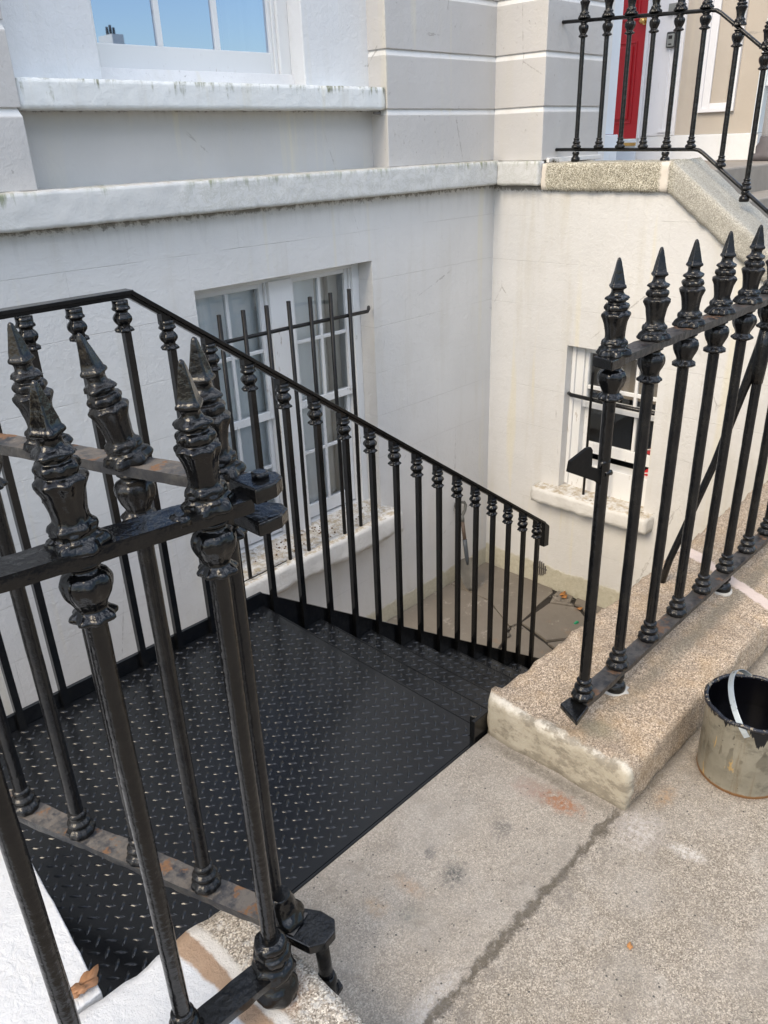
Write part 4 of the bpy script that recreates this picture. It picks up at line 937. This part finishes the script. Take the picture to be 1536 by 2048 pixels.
# ------------------------------------------------------------------ steel landing and stair
ST = thing('steel_staircase', 'new black steel landing and flight of tread plate steps going down to the basement', 'staircase', (1.5, 1.6, 0))
LP = 0.0425
def lensgrid(g, x0, x1, y0, y1, z, ox=0.0165, oy=0.0395):
    for kind in (0, 1):
        i0 = math.floor((x0-ox)/LP)-1; i1 = math.ceil((x1-ox)/LP)+1; j0 = math.floor((y0-oy)/LP)-1; j1 = math.ceil((y1-oy)/LP)+1
        for i in range(i0, i1):
            for j in range(j0, j1):
                cx = ox+(i+0.5*kind)*LP; cy = oy+(j+0.5*kind)*LP
                if not (x0+0.011 < cx < x1-0.011 and y0+0.011 < cy < y1-0.011): continue
                a = -math.pi/4 if kind == 0 else math.pi/4
                ca, sa = math.cos(a), math.sin(a)
                out = [(-0.0172, 0), (-0.0095, -0.0037), (0, -0.0051), (0.0095, -0.0037), (0.0172, 0), (0.0095, 0.0037), (0, 0.0051), (-0.0095, 0.0037)]
                vs = [(cx+u*ca-v*sa, cy+u*sa+v*ca, z) for u, v in out]
                vs += [(cx+u*ca*0.62-v*sa*0.22, cy+u*sa*0.62+v*ca*0.22, z+0.0035) for u, v in out]
                g.add(vs, [(k, (k+1) % 8, 8+(k+1) % 8, 8+k) for k in range(8)]+[tuple(range(8, 16))], True)
g = MB(); g.box(-0.8, 1.512, 1.114, 2.190, -0.012, -0.004); lensgrid(g, -0.2, 1.512, 1.114, 2.190, -0.0042)
g.box(-0.8, 1.512, 1.106, 1.1135, -0.08, -0.006); g.box(1.504, 1.5118, 1.114, 2.19, -0.06, -0.0125); g.box(1.510, 1.5135, 1.114, 2.19, -0.011, -0.0022)
g.obj('landing_plate', MAT['plate'], ST)
DX, DZ = 0.285, 0.198; zt0 = -0.004
for i in range(1, 9):
    xa = 1.512+DX*(i-1)-0.012; xb = 1.512+DX*i; z = zt0-DZ*i
    g = MB(); g.box(xa, xb, 1.20, 2.19, z-0.006, z); lensgrid(g, xa, xb, 1.20, 2.19, z-0.0002)
    g.box(xb-0.003, xb+0.0005, 1.20, 2.19, z-0.006, z+0.0018); g.box(xb-0.006, xb-0.0005, 1.20, 2.19, z-0.05, z-0.0065); g.box(xa, xa+0.005, 1.20, 2.19, z+0.0005, z+0.03)
    g.obj('tread', MAT['plate'], ST)
def stringer(y0, y1, xs, ztp, xe, dep=0.26):
    g = MB(); sl = 0.690
    g.prism([(xs, ztp), (xe, ztp-sl*(xe-xs)), (xe, max(FZ, ztp-sl*(xe-xs)-dep)), (xe-0.1, FZ), (xe-0.45, FZ+0.02), (xs, ztp-dep)] if False else
            [(xs, ztp), (xe, ztp-sl*(xe-xs)), (xe, FZ), (xe-0.12, FZ), (xs, ztp-dep-0.02)], 1, y0, y1)
    return g
stringer(2.192, 2.204, 1.520, 0.048, 3.92, 0.32).obj('stringer', MAT['satin'], ST, 0.001)
stringer(1.122, 1.134, 1.462, 0.075, 3.90, 0.32).obj('stringer', MAT['satin'], ST, 0.001)
g = MB(); g.box(-0.8, 1.519, 2.192, 2.204, -0.10, 0.052); g.obj('landing_kerb', MAT['satin'], ST, 0.001)
g = MB(); g.box(1.452, 1.53, 1.108, 1.121, -0.10, 0.070); g.obj('corner_plate', MAT['satin'], ST, 0.002)
# legs of the landing
for (x, y) in ((1.46, 2.14), (0.1, 2.14), (0.1, 1.2)):
    g = MB(); g.box(x-0.025, x+0.025, y-0.025, y+0.025, FZ, -0.013); g.obj('support_leg', MAT['satin'], ST)
# handrail
def rz(x): return 1.222 if x < 1.179 else 1.222-0.6985*(x-1.179)
g = MB()
g.bar((-0.8, 2.2, 1.230), (1.183, 2.2, 1.230), 0.046, 0.012); g.bar((1.180, 2.2, rz(1.180)+0.0065), (3.475, 2.2, rz(3.475)+0.0065), 0.046, 0.012)
g.bar((-0.8, 2.2, 1.2185), (1.181, 2.2, 1.2185), 0.026, 0.011); g.bar((1.176, 2.2, rz(1.180)-0.0055), (3.46, 2.2, rz(3.46)-0.0065), 0.026, 0.011)
g.prism([(3.468, rz(3.468)+0.012), (3.512, rz(3.512)+0.004), (3.517, rz(3.512)-0.006), (3.517, rz(3.512)-0.125), (3.470, rz(3.512)-0.118)], 1, 2.177, 2.223)
g.obj('handrail', MAT['satin'], ST, 0.0015)
SC = [(0, 0.0215), (-0.016, 0.0215), (-0.020, 0.0245), (-0.0245, 0.0238, 10, 0.05), (-0.028, 0.0185), (-0.033, 0.0165, 8, 0.03), (-0.038, 0.0205, 8, 0.05), (-0.046, 0.0252, 8, 0.06), (-0.054, 0.0252, 8, 0.06), (-0.062, 0.0205, 8, 0.05), (-0.067, 0.0165, 8, 0.03), (-0.071, 0.0165, 8, 0.04), (-0.076, 0.0215, 8, 0.10), (-0.081, 0.0248, 8, 0.12), (-0.085, 0.0235, 8, 0.12), (-0.089, 0.015)]
g = MB(); g.lathe(SC, seg=40, sub=2); mcol = g.mesh('collar', MAT['gloss'])
g = MB(); g.box(-0.0105, 0.0105, -0.0105, 0.0105, 0, 1.0); mbar = g.mesh('stair_baluster', MAT['satin'])
g = MB(); g.prism([(-0.021, 0.010), (0.021, -0.019), (0.021, -0.024), (-0.021, -0.024)], 1, -0.0135, 0.0135)
mwed = g.mesh('collar_wedge', MAT['satin'])
for k in range(0, 29):
    x = 3.403-0.1415*k
    zt_ = rz(x)-0.011
    if x < 1.179: zbm = -0.05
    elif x < 1.52: zbm = -0.05
    else: zbm = 0.048-0.690*(x-1.52)-0.16
    ztop_ = zt_-0.012 if x > 1.179 else zt_-0.003
    yb_ = 2.181
    b = inst('stair_baluster', mbar, ST, (x, yb_, zbm), (0, 0, 0)); h = ztop_-0.04-zbm; b.scale = (1, 1, h)
    o = bpy.data.objects.new('collar', mcol); C.objects.link(o); o.parent = b; o.location = (0, 0.008, (h+0.043)/h); o.scale = (1.07, 1.07, 1.04/h)
    if x > 1.179:
        o = bpy.data.objects.new('collar_wedge', mwed); C.objects.link(o); o.parent = b; o.location = (0, 0.008, (h+0.043+0.012)/h); o.scale = (1, 1, 1/h)

# ------------------------------------------------------------------ porch railing on the coping
PR = thing('porch_railing', 'black spiked iron railing on the granite coping before the red door', 'railing', (5.12, 2.7, 1.44))
XR = 5.12
def sy(y): return y
prof_b = [(3.315, 1.518), (2.29, 1.500), (0.9, 1.500-0.742*1.39)]
prof_t = [(3.325, 2.270), (2.285, 2.222), (0.9, 2.222-0.742*1.385)]
for pr, nm in ((prof_b, 'bottom_rail'), (prof_t, 'top_rail')):
    g = MB(); g.tube([(XR, pr[0][0], pr[0][1]), (XR, pr[1][0]+0.03, pr[1][1]+0.001), (XR, pr[1][0], pr[1][1]-0.004), (XR, pr[1][0]-0.03, pr[1][1]-0.022), (XR, pr[2][0], pr[2][1])], [0.016]*5, 10, 0.7, lump=0.12); g.obj(nm, MAT['iron'], PR)
def lin(pr, y):
    (a, za), (b, zb2), (c, zc) = pr
    return za+(zb2-za)*(y-a)/(b-a) if y > b else zb2+(zc-zb2)*(y-b)/(c-b)
ys = [3.145, 2.975, 2.82, 2.66, 2.503, 2.345, 2.145, 1.975, 1.80, 1.63, 1.45, 1.28, 1.1]
for i, y in enumerate(ys):
    a, b_ = lin(prof_b, y), lin(prof_t, y)
    baluster(PR, XR, y, a+0.008, b_+0.010, MI, pad=0.068 if i in (0, 4) else (0.05 if i in (7, 10) else False), alt=i % 2)

# ------------------------------------------------------------------ bucket
bx, by, br, bh = 1.852, 0.495, 0.1135, 0.232
BK = thing('paint_bucket', 'dented tin bucket of black paint with a grey handle, on the pavement beside the plinth', 'bucket', (bx, by, 0.0))
g = MB(); prof = [(0.0, br*0.985), (0.004, br*1.0), (0.008, br*0.985)]+[(0.02+0.02*k, br*(0.985+0.003*k)) for k in range(10)]+[(bh-0.012, br*1.015), (bh, br*1.02)]
inner = [(bh, br*1.005), (0.03, br*0.992)]
g.lathe(prof+inner, 0, 0, 0, 56, lump=0.012, seed=3, cap=False); o = g.obj('bucket_body', MAT['tin'], None); o.parent = BK
g = MB(); g.tube([(br*1.02*math.cos(t*2*math.pi/56), br*1.02*math.sin(t*2*math.pi/56), bh-0.003+0.0022*math.sin(t*0.9)) for t in range(57)], 0.0058, 8, lump=0.35); o = g.obj('rim', MAT['rimm'], None); o.parent = BK
g = MB(); n_ = 48; g.add([(br*0.97*math.cos(2*math.pi*k/n_), br*0.97*math.sin(2*math.pi*k/n_), bh-0.090) for k in range(n_)], [tuple(range(n_))]); o = g.obj('wet_paint', MAT['wetpaint'], None); o.parent = BK
g = MB(); g.lathe([(bh-0.003, br*0.985), (bh-0.096, br*0.965)], 0, 0, 0, 48, cap=False); o = g.obj('painted_inner_wall', MAT['wetpaint'], None); o.parent = BK
HA = R(180-6)
hv = Vector((math.cos(R(196)), math.sin(R(196)), 0)); hs = hv
pth = []
for k in range(25):
    t = math.pi*k/24
    c = math.cos(t)*br*1.055; s_ = math.sin(t)
    base = hv*c
    back = Vector((hv.y, -hv.x, 0)); 
    if back.y < 0: back = -back
    p = base+back*(s_*0.062)+Vector((0, 0, bh-0.028+s_*0.082)); pth.append(p)
vs = []; fs = []
for i, p in enumerate(pth):
    t = (pth[min(i+1, 24)]-pth[max(i-1, 0)]).normalized()
    nrm = (p-Vector((0, 0, bh-0.04))).normalized(); b_ = t.cross(nrm).normalized()
    for (u, v) in ((-1, -.5), (1, -.5), (1, .5), (-1, .5)): vs.append(p+b_*(u*0.0075)+nrm*(v*0.0022))
fs = [(i*4+k, i*4+(k+1) % 4, (i+1)*4+(k+1) % 4, (i+1)*4+k) for i in range(24) for k in range(4)]
g = MB(); g.add(vs, fs+[(3, 2, 1, 0), (96, 97, 98, 99)], False); o = g.obj('handle', MAT['handle'], None, 0.001); o.parent = BK

# ------------------------------------------------------------------ shovel leaning in the corner
SH = thing('shovel', 'small rusty round nosed shovel leaning against the wall in the basement corner', 'shovel', (4.45, 3.5, FZ))
def L3(a, b, t): return Vector(a).lerp(Vector(b), t)
top = Vector((4.555, 3.665, -1.060)); tip = Vector((4.468, 3.475, FZ+0.005)); ax = (tip-top).normalized(); LN = (tip-top).length
side = ax.cross(Vector((0.6, 0.8, 0))).normalized(); side = Vector((0.75, -0.62, 0)).normalized(); side = (side-ax*side.dot(ax)).normalized(); nor = side.cross(ax).normalized()
def sp(t, u=0, v=0): return top+ax*(t*LN)+side*u+nor*v
g = MB(); g.tube([sp(0.16), sp(0.135, -0.010), sp(0.09, -0.030), sp(0.03, -0.042), sp(0.0, -0.034), sp(-0.008, 0), sp(0.0, 0.034), sp(0.03, 0.042), sp(0.09, 0.030), sp(0.135, 0.010), sp(0.16)], 0.0125, 10)
g.tube([sp(0.13), sp(0.18), sp(0.21)], [0.017, 0.018, 0.017], 10); g.obj('grip', MAT['gripb'], SH)
g = MB(); g.tube([sp(0.20), sp(0.42)], 0.0155, 12); g.obj('shaft', MAT['woodh'], SH)
g = MB(); g.tube([sp(0.41), sp(0.50), sp(0.60, 0, 0.004), sp(0.70, 0, 0.012)], [0.019, 0.018, 0.017, 0.010], 12); g.obj('socket', simple('dark_socket_steel', (0.06, 0.07, 0.08), 0.5), SH)
g = MB(); rows = [(0.62, 0.040), (0.635, 0.072), (0.70, 0.076), (0.80, 0.072), (0.90, 0.058), (0.96, 0.036), (1.0, 0.008)]; vs = []
for t, w in rows:
    for k in range(9):
        u = -1+k/4; vs.append(sp(t, u*w, 0.016*(1-u*u)-0.006+0.008*max(0, 0.7-t)))
m = len(vs)
vs += [Vector(v)-nor*0.003 for v in vs]
fs = []
for j in range(len(rows)-1):
    for k in range(8):
        a = j*9+k; fs.append((a, a+1, a+10, a+9)); fs.append((m+a, m+a+9, m+a+10, m+a+1))
e = [j*9 for j in range(7)]+[54+k for k in range(1, 9)]+[j*9+8 for j in range(5, -1, -1)]+[k for k in range(7, 0, -1)]
fs += [(e[i], e[(i+1) % len(e)], m+e[(i+1) % len(e)], m+e[i]) for i in range(len(e))]
g.add(vs, fs, True); g.obj('blade', MAT['spade'], SH)

# ------------------------------------------------------------------ small litter
def leafm(g, cx, cy, cz, s, a, curl=0.3, pts=5, nrm=None):
    out = []; n = 22
    for i in range(n):
        t = 2*math.pi*i/n; r = s*(0.62+0.38*abs(math.cos(t*pts/2)))*(1+0.15*noise.noise(Vector((cx*40, i*0.9, 2))))
        x, y = r*math.cos(t)*1.25, r*math.sin(t)*0.8
        out.append((cx+x*math.cos(a)-y*math.sin(a), cy+x*math.sin(a)+y*math.cos(a), cz+curl*s*(0.4*math.sin(2*t)+0.6*(x/s)**2)))
    lo = [(x, y, z-0.0012) for x, y, z in out]; c1 = (cx, cy, cz+0.001); c0 = (cx, cy, cz-0.0005)
    g.add(out+lo+[c1, c0], [(i, (i+1) % n, 2*n) for i in range(n)]+[(n+(i+1) % n, n+i, 2*n+1) for i in range(n)]+[(n+i, n+(i+1) % n, (i+1) % n, i) for i in range(n)], True)
lf = thing('dead_leaf', 'brown curled dead leaf in the corner of the white wall top', 'leaf', (0.28, 1.145, 0.13))
g = MB(); leafm(g, 0.285, 1.150, 0.138, 0.026, R(20), 0.35, 5); leafm(g, 0.258, 1.152, 0.139, 0.020, R(-30), 0.4, 5); g.obj('leaf_blade', MAT['leaf'], lf)
g = MB(); g.tube([(0.30, 1.148, 0.139), (0.265, 1.156, 0.141), (0.22, 1.17, 0.134)], 0.0012, 6); g.obj('leaf_stalk', MAT['leaf'], lf)
g = MB(); leafm(g, 1.163, 0.455, 0.004, 0.008, 0.5, 0.3, 4); tag(g.obj('leaf_scrap', MAT['leafo']), 'tiny orange leaf scrap on the bare pavement at lower right', 'leaf')
lt = [(4.90, 2.87, 0.020, 'orange leaf lying by the broken flagstone joint at the cream wall'), (4.87, 2.84, 0.017, 'smaller orange leaf beside the broken flagstone joint'), (4.80, 2.66, 0.014, 'small rusty leaf on the corner of a broken flagstone')]
for x, y, s_, lab in lt:
    g = MB(); leafm(g, x, y, FZ+0.012, s_*1.6, x*9, 0.5, 4); tag(g.obj('fallen_leaf', MAT['leafo']), lab, 'leaf', 'leaves on the basement floor')
g = MB(); g.lathe([(0.0, 0.012), (0.006, 0.026), (0.016, 0.028), (0.024, 0.020), (0.027, 0.006)], 4.13, 2.865, FZ, 16, lump=0.2, seed=4); tag(g.obj('pebble', MAT['stone']), 'dark round pebble on the basement flagstones beyond the stair balusters', 'pebble')
g = MB(); g.hexa([(4.60, 2.57, FZ+.001), (4.64, 2.56, FZ+.001), (4.635, 2.585, FZ+.001), (4.605, 2.59, FZ+.001)], [(4.605, 2.572, FZ+.014), (4.632, 2.563, FZ+.02), (4.630, 2.58, FZ+.018), (4.61, 2.583, FZ+.012)]); tag(g.obj('glass_shard', MAT['greenglass']), 'bit of green glass on the basement floor near the granite plinth', 'glass')
g = MB()
for k in range(90):
    x, y = random.choice([(random.gauss(4.85, 0.05), random.gauss(2.80, 0.06)), (random.gauss(4.26, 0.03), random.gauss(2.90, 0.03)), (random.uniform(4.5, 4.95), random.gauss(2.5, 0.03)), (random.uniform(4.6, 4.9), random.gauss(2.42, 0.04))])
    s_ = random.uniform(0.004, 0.012); g.lathe([(0, s_*0.8), (s_*0.5, s_), (s_, s_*0.5)], x, y, FZ-0.005, 6, lump=0.5, seed=k)
gv = g.obj('joint_rubble', MAT['stone']); gv['label'] = 'loose crumbs of stone in the flagstone joints'; gv['category'] = 'rubble'; gv['kind'] = 'stuff'
# debris on the basement sill
g = MB()
for k in range(70):
    x = random.choice([random.gauss(3.13, 0.03), random.uniform(2.45, 3.65), random.gauss(2.86, 0.05)]); y = random.uniform(3.62, 3.80); s_ = random.uniform(0.003, 0.009)
    g.lathe([(0, s_), (s_*0.6, s_*0.9), (s_, s_*0.3)], x, y, -0.795+max(0, y-3.70)*0.2, 5, lump=0.6, seed=k)
sdv = g.obj('sill_debris', simple('sill_dirt', (0.14, 0.09, 0.05), 0.9)); sdv['label'] = 'crumbs of dead leaves and dirt on the basement window sill'; sdv['category'] = 'debris'; sdv['kind'] = 'stuff'
